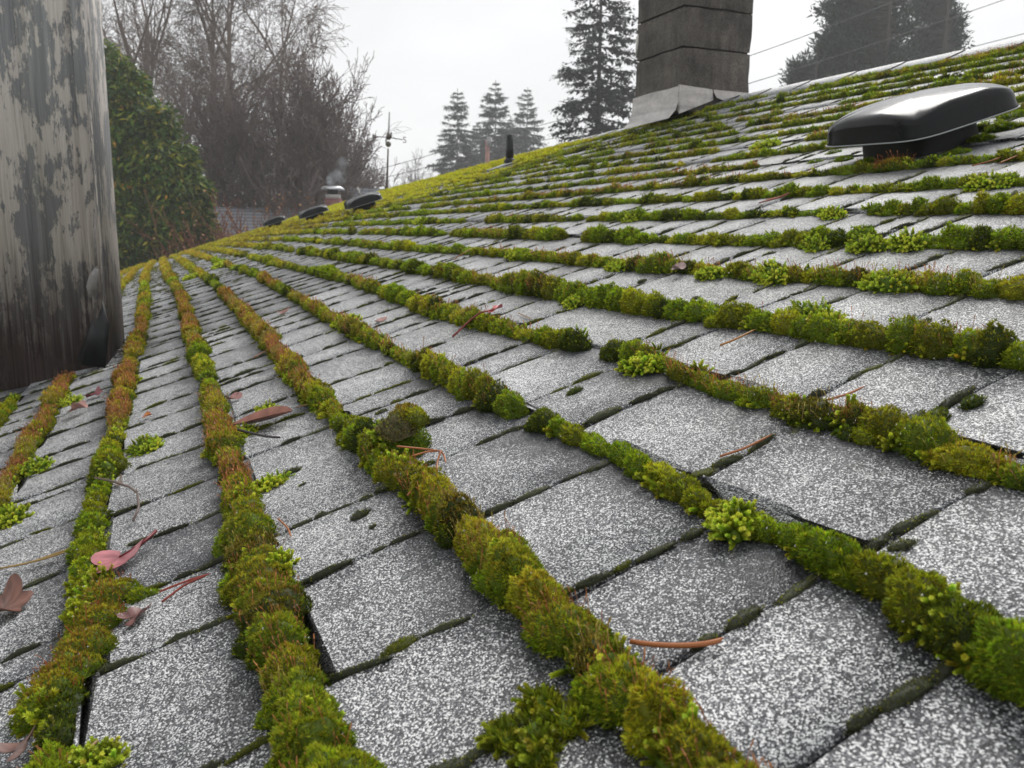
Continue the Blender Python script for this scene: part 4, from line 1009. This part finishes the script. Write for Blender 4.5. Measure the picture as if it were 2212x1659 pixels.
class Wood:
    def __init__(s, seed): s.r = np.random.default_rng(seed); s.V = []; s.F = []; s.C = []; s.n = 0; s.tips = []
    def seg(s, P, R_, n, col):
        m = len(P); tg = unit(np.gradient(P, axis=0)); ref = np.array([.3, .9, .1]); V = np.zeros((m, n, 3))
        a = unit(np.cross(tg, ref)); b = np.cross(tg, a)
        for j in range(n):
            th = 2 * math.pi * j / n; V[:, j] = P + R_[:, None] * (a * math.cos(th) + b * math.sin(th))
        i0 = s.n; q = np.arange(m - 1)[:, None] * n; j = np.arange(n)[None]; j2 = (j + 1) % n
        A_ = (q + j).ravel(); B_ = (q + j2).ravel(); C_ = (q + n + j2).ravel(); D_ = (q + n + j).ravel()
        s.V.append(V.reshape(-1, 3)); s.F.append(np.column_stack([A_, B_, C_, D_]) + i0); s.n += m * n
        s.C.append(np.tile(np.array(col) * s.r.uniform(.85, 1.15), (m * n, 1)))
    def grow(s, p, d, L, rad, lev, maxlev, prm):
        r = s.r; m = 7 if lev == 0 else (5 if lev < 3 else 3); P = [p]; dd = d.copy(); step = L / (m - 1)
        for i in range(m - 1):
            dd = unit(dd + r.normal(0, prm['wob'] * (1 if lev else .45), 3) + np.array([0, 0, prm['up'][min(lev, len(prm['up']) - 1)]])); P.append(P[-1] + dd * step)
        P = np.array(P); tp = .45 if lev == 0 else .35
        s.seg(P, np.maximum(np.linspace(rad, rad * tp, m), prm['rmin']), 7 if lev == 0 else (4 if lev < 3 else 3), prm['col'])
        if lev >= maxlev: s.tips.append(P[-1]); return
        nb = prm['nb'][lev]; nb = max(1, int(r.normal(nb, nb * .2)))
        for b in range(nb):
            t = r.uniform(prm['t0'][lev], 1.0) if b else 1.0
            i = min(int(t * (m - 1)), m - 2); f = t * (m - 1) - i; q = P[i] * (1 - f) + P[i + 1] * f; tg = unit(P[i + 1] - P[i])
            ax = unit(np.cross(tg, r.normal(0, 1, 3))); ang = math.radians(r.normal(prm['ang'][lev], 9)) * (.45 if b == 0 else 1)
            nd = unit(tg * math.cos(ang) + ax * math.sin(ang)); l2 = L * prm['len'][lev] * r.uniform(.65, 1.2) * (1 - .35 * t * (lev == 0))
            s.grow(q, nd, l2, max(rad * (tp + (1 - tp) * (1 - t)) * .62, prm['rmin']), lev + 1, maxlev, prm)
def bare_tree(x, depth, ytop, prm, label, seed, lean=(0, 0), group='bare trees behind the house', leaves=0, leafcol=(.22, .14, .07), stems=1, maxlev=5):
    base = gpoint(x, depth); H = up_of(ytop, x, depth); w_ = Wood(seed); r = w_.r
    t = thing('bare_tree', tuple(base), label, 'tree', group)
    for i in range(stems):
        d = unit(np.array([r.normal(0, .10), r.normal(0, .10), 1.0]) + np.array([*lean, 0]) + (M[:, 0] * (i - (stems - 1) / 2) * .22 if stems > 1 else 0))
        w_.grow(base + M[:, 0] * (i - (stems - 1) / 2) * .25, d, H * prm['trunk'], prm['rad'] * (1 if stems == 1 else .75), 0, maxlev, prm)
    V, F, C = np.vstack(w_.V), np.vstack(w_.F), np.vstack(w_.C)
    # fit the crown's height to the tree's real height
    sc_ = H / np.percentile(V[:, 2], 99.7); V = base + (V - base) * np.array([1, 1, sc_])
    nt_ = len(w_.V[0]); obj('trunk', V[:nt_], [F[:6 * 7].astype(int)], BARK, t, cols=C[:nt_])
    obj('branches', V[nt_:], [F[6 * 7:].astype(int) - nt_], BARK, t, cols=C[nt_:])
    if leaves:
        tp = np.array(w_.tips); tp = base + (tp - base) * np.array([1, 1, sc_]); i = r.integers(0, len(tp), leaves); c = tp[i] + r.normal(0, .12, (leaves, 3))
        a = unit(r.normal(0, 1, (leaves, 3))); b = unit(np.cross(a, r.normal(0, 1, (leaves, 3)))); Ls = r.uniform(.03, .07, (leaves, 1))
        T = np.stack([c - b * Ls * .5, c + b * Ls * .5, c + a * Ls], 1).reshape(-1, 3)
        obj('leaves', T, np.arange(len(T)).reshape(-1, 3), LEAF, t, cols=np.repeat(np.array(leafcol) * r.lognormal(0, .3, (leaves, 1)), 3, 0))['kind'] = 'stuff'
    return t
BIRCH = dict(wob=.10, up=[.03, .06, .02, -.05, -.12, -.16], nb=[11, 6, 5, 4, 3], t0=[.28, .2, .2, .15, .1], ang=[38, 40, 42, 42, 45], len=[.42, .52, .55, .6, .65], trunk=.62, rad=.17, rmin=.006, col=(.21, .17, .15))
BROAD = dict(wob=.13, up=[.02, .10, .05, .02, 0, 0], nb=[8, 6, 5, 4, 4], t0=[.25, .2, .2, .15, .1], ang=[40, 42, 42, 45, 48], len=[.55, .55, .55, .55, .6], trunk=.5, rad=.2, rmin=.006, col=(.15, .12, .105))
BRUSH = dict(wob=.10, up=[.02, .14, .10, .06, .02, 0], nb=[13, 7, 5, 4, 4], t0=[.05, .1, .1, .1, .1], ang=[30, 30, 32, 35, 40], len=[.62, .55, .55, .55, .55], trunk=.5, rad=.12, rmin=.008, col=(.19, .15, .14))
PALEB = dict(BROAD, col=(.2, .18, .175), rmin=.012)
bare_tree(445, 27, -230, dict(BIRCH, nb=[13, 7, 5, 4, 3]), 'tall many-branched bare tree rising behind the laurel hedge', 41, stems=3, lean=(0, -.04))
bare_tree(300, 31, -180, BIRCH, 'tall pale bare birch partly behind the wooden wall', 42)
bare_tree(590, 29, -90, BIRCH, 'bare drooping birch right of the tallest bare tree', 43, stems=2, leaves=700)
bare_tree(690, 34, 60, BIRCH, 'slender bare tree at the right end of the bare trees', 44, leaves=400)
bare_tree(530, 24, 105, BRUSH, 'dense dark brown twiggy tree above the grey roof', 45, stems=3, leaves=900, leafcol=(.16, .10, .07))
bare_tree(620, 25, 200, BRUSH, 'dense brushy tree behind the grey neighbour roof', 46, stems=3, leaves=500)
bare_tree(690, 27, 240, BRUSH, 'reddish brushy tree behind the smoking chimney', 47, stems=3)
bare_tree(745, 29, 290, BRUSH, 'low brushy tree between smoking chimney and weathervane', 48, stems=2)
bare_tree(800, 33, 345, BRUSH, 'lowest brushy bare tree, just left of the weathervane', 49, stems=2)
bare_tree(872, 60, 325, PALEB, 'faint bare tree in the mist right of the weathervane', 50, group='faint trees in the mist', maxlev=4)
bare_tree(400, 40, 60, dict(PALEB, rmin=.008), 'faint bare tree showing between the stems of the tall bare tree', 51, group='faint trees in the mist')
bare_tree(900, 75, 365, PALEB, 'smallest faint bare tree, left of the three firs', 53, group='faint trees in the mist', maxlev=4)

def conifer(x, depth, ytop, hw_px, yref, label, seed, dens=1.0, droop=.25, col=(.032, .048, .030), group='conifers behind the ridge', gap=.0, zlow=.10, profile=None, name='conifer_tree', xlean=0, spray=1.0, prof_pow=.8):
    r = np.random.default_rng(seed); base = gpoint(x, depth); H = up_of(ytop, x, depth); R0 = hw_px / FPX * depth
    zref = up_of(yref, x, depth); t = thing(name, tuple(base), label, 'tree', group)
    top = base + np.array([0, 0, H]) + M[:, 0] * xlean
    b = MB(); zz = np.linspace(0, 1, 9); b.tube([base + (top - base) * z for z in zz], np.maximum(.02, H * .0125 * (1 - zz)), 9, col=(.075, .062, .055)); b.build('trunk', BARK, t)
    Vn, Cn, W = [], [], Wood(seed + 1)
    nlev = int(46 * dens); fr0 = zref / H
    for i in range(nlev):
        f = zlow + (1 - zlow) * (max(0, i + r.uniform(-.3, .3)) / nlev) ** .92; f = min(max(f, zlow), .995)
        rel = (1 - f) / (1 - fr0); Rz = R0 * (rel ** prof_pow if profile is None else profile(f)); Rz = min(Rz, R0 * 1.35)
        nb = int(r.integers(4, 8)) if f < .93 else 4
        ph0 = r.uniform(0, 6.28)
        for j in range(nb):
            if r.random() < gap: continue
            az = ph0 + 2 * math.pi * j / nb + r.normal(0, .25); L = max(.08, Rz * r.uniform(.62, 1.18)) ; h = np.array([math.cos(az), math.sin(az), 0])
            o = base + (top - base) * f; m = 7; tt = np.linspace(0, 1, m)
            sl = droop * (1.25 - f) ; curve = -sl * L * tt + .32 * sl * L * tt ** 2.4 + (.30 * L * tt if f > .8 else 0)
            P = o + h * (L * tt)[:, None] + np.array([0, 0, 1.]) * curve[:, None] + r.normal(0, .015 * L, (m, 3)) * tt[:, None]
            W.seg(P, np.maximum(np.linspace(.013, .004, m) * (L + .6), .004), 3, (.06, .05, .042))
            ns = int((14 + 26 * L) * spray); u = r.uniform(.12, 1, ns) ** .8; k = np.clip((u * (m - 1)).astype(int), 0, m - 2); fu = (u * (m - 1) - k)[:, None]
            q = P[k] * (1 - fu) + P[k + 1] * fu; sd = np.cross(h, [0, 0, 1.]); sgn = r.choice([-1, 1], ns)[:, None]
            dirn = unit(h * r.uniform(.3, 1.0, (ns, 1)) + sd * sgn * r.uniform(.2, 1.0, (ns, 1)) + np.array([0, 0, 1.]) * r.normal(-.28, .3, (ns, 1)))
            ls = (.16 + .30 * L * (1 - .55 * u))[:, None] * r.uniform(.6, 1.3, (ns, 1)); wd = ls * .20 + .02
            # each spray: a feather of small needle clusters
            nr = unit(np.cross(dirn, r.normal(0, 1, (ns, 3)) * .5 + np.array([0, 0, 1.]))); 
            for e in range(4):
                a = e / 4; c = q + dirn * ls * a; for_ = 1 if e % 2 else -1
                tip = c + unit(dirn * .8 + nr * for_ * .7 + np.array([0, 0, -.15])) * ls * (.5 - .06 * e)
                Vn.append(np.stack([c - nr * wd * .5, c + nr * wd * .5 + dirn * wd, tip], 1).reshape(-1, 3))
                cl = np.array(col) * r.lognormal(0, .32, (ns, 1)); Cn.append(np.repeat(cl, 3, 0))
    V = np.vstack(Vn); o = obj('crown', V, np.arange(len(V)).reshape(-1, 3), NEEDLE, t, cols=np.vstack(Cn))
    obj('branches', np.vstack(W.V), [np.vstack(W.F).astype(int)], BARK, t, cols=np.vstack(W.C)); return t
conifer(1284, 31, -190, 100, 290, 'tall dark spruce standing left of the block chimney', 61, dens=1.0, droop=.34, col=(.026, .036, .028), gap=.16, spray=.8, prof_pow=.62)
conifer(988, 58, 200, 62, 385, 'left one of the three misty firs behind the vent pipe', 62, dens=.8, droop=.3, col=(.026, .042, .035), group='misty firs behind the vent pipe', prof_pow=.75)
conifer(1068, 62, 183, 58, 350, 'middle and tallest of the three misty firs behind the vent pipe', 63, dens=.8, droop=.3, col=(.028, .045, .038), group='misty firs behind the vent pipe', prof_pow=.7)
conifer(1135, 66, 198, 50, 330, 'right one of the three misty firs, beside the dark spruce', 64, dens=.8, droop=.3, col=(.030, .048, .042), group='misty firs behind the vent pipe', prof_pow=.7)
conifer(1030, 68, 270, 45, 360, 'low misty fir filling the gap between the left and middle firs', 65, dens=.7, droop=.3, col=(.030, .048, .042), group='misty firs behind the vent pipe')
conifer(1100, 70, 260, 45, 345, 'low misty fir filling the gap behind the vent pipe', 66, dens=.7, droop=.3, col=(.030, .048, .042), group='misty firs behind the vent pipe')
def pine(x, depth, lobes, label, seed, ytop, n=26000, col=(.030, .045, .032), leafl=.24):
    "broad dark evergreen: needle tufts in clumps along upswept limbs"
    r = np.random.default_rng(seed); base = gpoint(x, depth); t = thing('pine_tree', tuple(base), label, 'tree', 'evergreens behind the near vent')
    H = up_of(ytop, x, depth); b = MB(); zz = np.linspace(0, 1, 8); b.tube([base + np.array([0, 0, H * z]) for z in zz], np.maximum(.04, H * .014 * (1 - zz)), 9, col=(.07, .06, .055)); b.build('trunk', BARK, t)
    W = Wood(seed); Vs, Cs = [], []; tot = sum(l[2] * l[3] for l in lobes); u = depth / FPX
    for lx, ly, rx, ry in lobes:
        c = at(lx, ly, depth); dz_ = M[:, 2]; nc = max(10, int(r.normal(1, .05) * 210 * rx * ry / 4000)); 
        q = unit(r.normal(0, 1, (nc, 3))) * r.random((nc, 1)) ** .30; cl = c + M[:, 0] * q[:, :1] * rx * u + np.array([0, 0, 1.]) * q[:, 1:2] * ry * u + dz_ * q[:, 2:] * rx * u * .8
        for p in cl:
            st = base + np.array([0, 0, max(.3, min(H * .97, p[2] - .35 * np.linalg.norm((p - base)[:2])))]); mid = (st + p) / 2 + np.array([0, 0, -.12]); W.seg(np.array([st, mid, p]), np.array([.03, .018, .006]), 3, (.06, .05, .045))
            m = int(n * (rx * ry / tot) / nc); off = r.normal(0, .15, (m, 3)); g0 = p + off * np.array([1, 1, .75])
            dr = unit(off + np.array([0, 0, .12]) + r.normal(0, .08, (m, 3))); sd = unit(np.cross(dr, r.normal(0, 1, (m, 3)))); Ls = leafl * r.uniform(.5, 1.2, (m, 1))
            Vs.append(np.stack([g0 - sd * Ls * .17, g0 + sd * Ls * .17, g0 + dr * Ls], 1).reshape(-1, 3)); Cs.append(np.repeat(np.array(col) * r.lognormal(0, .3) * r.lognormal(0, .25, (m, 1)), 3, 0))
    V = np.vstack(Vs); obj('crown', V, np.arange(len(V)).reshape(-1, 3), NEEDLE, t, cols=np.vstack(Cs)); obj('branches', np.vstack(W.V), [np.vstack(W.F).astype(int)], BARK, t, cols=np.vstack(W.C))
pine(1880, 33, [(1880, 60, 85, 70), (1850, 120, 80, 55), (1800, 110, 45, 45), (1880, -30, 70, 60), (1830, 20, 55, 45), (1880, 160, 110, 40)], 'broad dark evergreen rising behind the roof, left of its sparser neighbour', 71, -170, n=26000)
pine(2000, 36, [(2015, 50, 55, 75), (2040, 100, 42, 42), (1985, 130, 50, 40), (2010, -30, 55, 60), (2050, 60, 26, 40)], 'sparser evergreen behind the near vent, its right edge against the sky', 72, -170, n=13000)
pine(1738, 34, [(1735, 150, 22, 22), (1760, 172, 40, 22), (1722, 172, 24, 18)], 'small pine top peeping over the ridge right of the chimney', 73, 115, n=3600)

# laurel hedge tree at the left: drooping lance-shaped leaves
def leafy(name, lobes, depth, n, leafl, colset, label, cat, seed, droop=.6, group=None, stem=True, thick=.9, width=.30):
    r = np.random.default_rng(seed); u = depth / FPX; base = gpoint(np.mean([l[0] for l in lobes]), depth); t = thing(name, tuple(base), label, cat, group)
    Vs, Cs = [], []; tot = sum(l[2] * l[3] for l in lobes)
    for lx, ly, rx, ry in lobes:
        m = int(n * rx * ry / tot); q = unit(r.normal(0, 1, (m, 3))) * r.random((m, 1)) ** .25
        c = at(lx, ly, depth) + M[:, 0] * q[:, :1] * rx * u + np.array([0, 0, 1.]) * q[:, 1:2] * ry * u + M[:, 2] * q[:, 2:] * rx * u * thick
        cl = np.sin(c[:, :1] * 5.1 + 2 * np.sin(c[:, 2:] * 4.3)) * np.sin(c[:, 1:2] * 5.7 + c[:, 2:] * 3.1)      # sprigs
        out_ = unit(q * np.array([1, .5, 1])); out_ = M[:, 0] * out_[:, :1] + M[:, 2] * out_[:, 2:] + np.array([0, 0, 1.]) * out_[:, 1:2]
        dr = unit(out_ * .5 + np.array([0, 0, -droop]) + r.normal(0, .45, (m, 3))); sd = unit(np.cross(dr, out_ + r.normal(0, .5, (m, 3)))); nn = np.cross(sd, dr)
        L = leafl * r.uniform(.6, 1.25, (m, 1)); Wd = L * width * .5
        T = np.stack([c, c + dr * L * .45 + sd * Wd + nn * Wd * .35, c + dr * L, c + dr * L * .45 - sd * Wd + nn * Wd * .35], 1).reshape(-1, 3)
        cc = 1.3 * np.array([colset[k] for k in r.choice(len(colset), m, p=[.40, .31, .20, .08, .01])]) * (1 + .35 * cl) * r.lognormal(0, .25, (m, 1))
        Vs.append(T); Cs.append(np.repeat(np.clip(cc, .004, .6), 4, 0))
    V = np.vstack(Vs); i = np.arange(len(V) // 4) * 4; F = np.concatenate([np.column_stack([i, i + 1, i + 2]), np.column_stack([i, i + 2, i + 3])])
    obj('foliage', V, F, LEAF, t, cols=np.vstack(Cs))
    if stem:
        W = Wood(seed + 3)
        for lx, ly, rx, ry in lobes:
            c = at(lx, ly, depth); W.seg(np.array([base, (base + c) / 2 + W.r.normal(0, .1, 3), c]), np.array([.07, .05, .02]), 5, (.07, .055, .04))
        obj('stem', np.vstack(W.V), [np.vstack(W.F).astype(int)], BARK, t, cols=np.vstack(W.C))
    return t
LAUREL = [(.030, .066, .008), (.062, .105, .010), (.120, .145, .012), (.21, .19, .02), (.30, .15, .02)]
leafy('laurel_tree', [(215, 160, 70, 70), (260, 240, 75, 70), (225, 330, 100, 90), (300, 300, 70, 75), (335, 375, 80, 75), (250, 440, 110, 90), (375, 440, 75, 65), (330, 510, 100, 75), (420, 500, 48, 70), (250, 540, 90, 70), (170, 420, 90, 150), (285, 185, 35, 45), (350, 270, 35, 45), (395, 350, 32, 45), (430, 425, 30, 45)], 18.5, 46000, .19, LAUREL, 'dense green laurel with drooping leaves beyond the far end of the roof', 'tree', 81)
# red-stemmed shrub with withered leaves
bt = BRUSH.copy(); bt.update(col=(.20, .075, .05), rad=.02, rmin=.007, nb=[9, 5, 4, 3, 3], trunk=.7)
def shrub(x, depth, ytop, label, seed, col):
    t = bare_tree(x, depth, ytop, dict(bt, col=col), label, seed, group='red shrubs beyond the roof end', leaves=420, leafcol=(.40, .22, .10), stems=4, maxlev=3); t.name = 'red_shrub'; t['category'] = 'shrub'
shrub(505, 17.5, 438, 'red-stemmed shrub with withered leaves right beside the laurel', 91, (.17, .065, .045))
shrub(548, 17.8, 430, 'red-stemmed shrub behind the farthest black vent', 92, (.18, .07, .05))
shrub(592, 18, 436, 'withered tan-leaved shrub between farthest and middle black vents', 93, (.17, .08, .055))

# ------------------------------------------------------------------ neighbour houses
SLATE = newmat('grey_roof_shingle'); _m, _nt, _bs, _o = SLATE
_br = N(_nt, 'ShaderNodeTexBrick', Scale=1.0); _nt.links.new(coords(_nt, (1, 1, 1), 'UV'), _br.inputs['Vector'])
_v = coords(_nt); _w = N(_nt, 'ShaderNodeTexWave', Scale=3.6, Distortion=.6); _w.bands_direction = 'Z'; _nt.links.new(_v, _w.inputs['Vector'])
_c = ramp(_nt, [(.0, (.10, .105, .12)), (.25, (.19, .20, .225)), (1, (.24, .25, .275))], _w.outputs['Fac']); _nt.links.new(_c.outputs[0], _bs.inputs['Base Color']); _bs.inputs['Roughness'].default_value = .6
SLATE = _m
SIDING = mat_plain('beige_siding', (.42, .40, .36), .7, nscale=6); WHITE = mat_plain('white_trim', (.78, .78, .77), .5)
def gable_house(name, pa, pb, yeave, width, label, wallm=SIDING):
    "long house with its ridge from pa to pb"
    pa, pb = np.array(pa), np.array(pb); ax = unit((pb - pa) * np.array([1, 1, 0])); ac = np.array([-ax[1], ax[0], 0]); 
    if ac @ (CAM - pa) < 0: ac = -ac
    zr = pa[2]; t = thing(name, (pa[0], pa[1], 0), label, 'house'); drop = zr - yeave
    b = MB(); th = np.array([0, 0, .12])
    for s_ in (1, -1):
        q = [pa - ax * .3, pb + ax * .3]; e = [p + ac * s_ * width - np.array([0, 0, drop]) for p in q]
        V = [q[0], q[1], e[1], e[0]]; b.add(V + [v - th for v in V], [[0, 1, 2, 3], [7, 6, 5, 4], [2, 6, 7, 3], [0, 3, 7, 4], [1, 5, 6, 2]])
    b.build('roof', SLATE, t); b = MB()
    o = pa - ac * (width - .4); o = np.array([o[0], o[1], 0]); b.box(o, pb - pa - np.array([0, 0, pb[2] - pa[2]]), ac * 2 * (width - .4), (0, 0, yeave - .05)); 
    for p in (pa, pb): b.add([p - th * 1.2, p - ac * (width - .4) - np.array([0, 0, drop]), p + ac * (width - .4) - np.array([0, 0, drop])], [[0, 1, 2]])
    b.build('wall', wallm, t); return t, ax, ac
d1 = 23.0; pa, pb = at(430, 446, d1), at(800, 456, d1 + 1.5); pb[2] = pa[2]
hA, ax, ac = gable_house('neighbour_house', pa, pb, pa[2] - 1.6, 4.2, 'grey-roofed neighbour house half hidden behind the red shrubs')
# its smoking brick chimney
cc = at(721, 470, 22.0); u_ = 22.0 / FPX; ztop = up_of(430, 721, 22.0); cw = 32 * u_
tch = thing('brick_chimney', (cc[0], cc[1], 0), 'red brick chimney with a metal cap smoking beyond the roof', 'chimney')
m, nt, bs, _o = newmat('red_brick'); br = N(nt, 'ShaderNodeTexBrick', Scale=9.0); br.inputs['Color1'].default_value = (.22, .055, .045, 1); br.inputs['Color2'].default_value = (.16, .045, .04, 1); br.inputs['Mortar'].default_value = (.3, .27, .25, 1); br.inputs['Mortar Size'].default_value = .012
tcx = nt.nodes.new('ShaderNodeTexCoord'); mpx = nt.nodes.new('ShaderNodeMapping'); mpx.inputs['Rotation'].default_value = (math.radians(90), 0, 0); nt.links.new(tcx.outputs['Object'], mpx.inputs[0]); nt.links.new(mpx.outputs[0], br.inputs['Vector']); nt.links.new(br.outputs['Color'], bs.inputs['Base Color']); bs.inputs['Roughness'].default_value = .8
BRICK = m
rx, ry = M[:, 0] * np.array([1, 1, 0]), M[:, 2] * np.array([1, 1, 0]); rx, ry = unit(rx), unit(ry)
def cbox(name, w_, z0, z1, mt, off=0):
    b = MB(); o = np.array([cc[0], cc[1], 0]) - rx * w_ / 2 - ry * w_ / 2; b.box(o + np.array([0, 0, z0]), rx * w_, ry * w_, (0, 0, z1 - z0)); return b.build(name, mt, tch)
cbox('stack', cw, 0, ztop, BRICK); cbox('band', cw * .84, ztop, ztop + 9 * u_, mat_plain('pale_render', (.5, .48, .46), .7)); cbox('flue', cw * .66, ztop + 9 * u_, ztop + 19 * u_, BLACKM)
b = MB(); hw2 = 21 * u_; zc = ztop + 19 * u_; o = np.array([cc[0], cc[1], 0]); V = []
for z, w_ in ((zc, hw2), (zc + 2.5 * u_, hw2), (zc + 7 * u_, hw2 * .8)):
    V += [o + rx * a * w_ + ry * c * w_ + np.array([0, 0, z]) for a, c in ((-1, -1), (1, -1), (1, 1), (-1, 1))]
b.add(V, [[3, 2, 1, 0]] + [[i * 4 + j, i * 4 + (j + 1) % 4, i * 4 + 4 + (j + 1) % 4, i * 4 + 4 + j] for i in range(2) for j in range(4)] + [[8, 9, 10, 11]]); b.build('cap', mat_plain('bright_cap', (.62, .63, .65), .35, metal=.6), tch)
# dormer with white barge boards and grey roof beside the weathervane
d2 = 25.0; u2 = d2 / FPX; pa, pb = at(773, 405, d2), at(1010, 411, d2 + 3); pb[2] = pa[2]
hB, ax, ac = gable_house('dormer_house', pa, pb, pa[2] - .75, .36, 'small grey-roofed gable with white barge boards, left of the weathervane', SIDING)
b = MB(); pf = at(773, 404, d2 - .05); e1, e2 = at(764, 440, d2 - .05), at(783, 436, d2 - .05)
for e in (e1, e2):
    dv_ = e - pf; w_ = M[:, 0] * 3.0 * u2; b.box(pf - w_ / 2, dv_, w_, M[:, 2] * .06)
b.build('barge_board', WHITE, hB)

# ------------------------------------------------------------------ utility pole and lines
dp_ = 50.0; pt = at(1053, 303, dp_); t = thing('utility_pole', (pt[0], pt[1], 0), 'reddish wooden utility pole in front of the misty firs', 'utility pole')
b = MB(); b.tube([(pt[0], pt[1], 0), pt], [.16, .13], 10); b.build('pole', mat_plain('red_brown_pole', (.30, .13, .10), .8, nscale=4), t)
b = MB(); b.box(pt + np.array([0, 0, -.35]) - M[:, 0] * .05 - M[:, 2] * .2, M[:, 0] * .28, M[:, 2] * .12, (0, 0, .5)); b.build('transformer', mat_plain('grey_paint', (.3, .3, .31), .5), t)
WIRE = mat_plain('wire_grey', (.09, .09, .095), .5)
def wire(px_, depths, label, rad=.012):
    P = [at(x, y, d) for (x, y), d in zip(px_, depths)]; P = np.array(P); t_ = np.linspace(0, 1, 24); i = np.linspace(0, 1, len(P)); Q = np.column_stack([np.interp(t_, i, P[:, k]) for k in range(3)])
    for _ in range(6): Q[1:-1] = (Q[:-2] + 2 * Q[1:-1] + Q[2:]) / 4
    b = MB(); b.tube(Q, rad, 6); b.solo('power_line', WIRE, label, 'power line', 'overhead power lines')
wire([(1460, 172), (1614, 123), (1758, 71), (1960, -8), (2300, -140)], [25] * 5, 'upper power line right of the chimney crossing the evergreen')
wire([(1460, 230), (1612, 182), (1782, 130), (2171, 0), (2330, -60)], [25] * 5, 'second power line right of the chimney, crossing the evergreen lower down')
wire([(1960, 142), (2082, 106), (2212, 73), (2400, 20)], [25] * 4, 'lowest power line at the upper right corner above the near vent')
wire([(700, 396), (897, 346), (1016, 307), (1052, 300), (1145, 277), (1300, 235)], [49] * 6, 'upper power line passing the utility pole before the misty firs', .018)
wire([(700, 412), (897, 370), (1016, 332.5), (1052, 324), (1145, 308), (1300, 280)], [49] * 6, 'lower power line passing the utility pole before the misty firs', .018)

# ------------------------------------------------------------------ chimney smoke and mist
m = bpy.data.materials.new('chimney_smoke'); m.use_nodes = True; nt = m.node_tree; nt.nodes.clear(); o_ = nt.nodes.new('ShaderNodeOutputMaterial'); pv = nt.nodes.new('ShaderNodeVolumePrincipled')
pv.inputs['Color'].default_value = (.78, .85, .92, 1); tcs = nt.nodes.new('ShaderNodeTexCoord'); ns = N(nt, 'ShaderNodeTexNoise', Scale=3.0, Detail=3); nt.links.new(tcs.outputs['Object'], ns.inputs['Vector'])
rp = ramp(nt, [(.42, (0, 0, 0)), (.68, (1, 1, 1))], ns.outputs['Fac']); nt.links.new(math_(nt, 'MULTIPLY', rp.outputs[0], 1.6), pv.inputs['Density']); nt.links.new(pv.outputs[0], o_.inputs['Volume'])
v_, f_ = [], []
nth = 14
for i, (x, y, rr) in enumerate([(722, 403, 12), (724, 395, 20), (729, 384, 24), (734, 370, 22), (738, 352, 16), (741, 338, 5)]):
    c = at(x, y, 22.0)
    for j in range(nth): a = 2 * math.pi * j / nth; v_.append(c + rx * rr * u_ * math.cos(a) + ry * rr * u_ * math.sin(a))
f_ = [[i * nth + j, i * nth + (j + 1) % nth, (i + 1) * nth + (j + 1) % nth, (i + 1) * nth + j] for i in range(5) for j in range(nth)] + [list(range(nth))[::-1], [5 * nth + j for j in range(nth)]]
solo('smoke', v_, f_, m, 'thin bluish smoke drifting off the brick chimney cap', 'smoke')['kind'] = 'stuff'
HAZE_DENSITY = .0027
m = bpy.data.materials.new('mist'); m.use_nodes = True; nt = m.node_tree; nt.nodes.clear(); o_ = nt.nodes.new('ShaderNodeOutputMaterial'); pv = nt.nodes.new('ShaderNodeVolumePrincipled')
pv.inputs['Color'].default_value = (.93, .945, .96, 1); pv.inputs['Density'].default_value = HAZE_DENSITY; pv.inputs['Anisotropy'].default_value = .2; nt.links.new(pv.outputs[0], o_.inputs['Volume'])
b = MB(); b.box((-40, -90, -1), (160, 0, 0), (0, 150, 0), (0, 0, 24)); hz = b.solo('haze', m, 'pale winter mist filling the air', 'haze'); hz['kind'] = 'stuff'
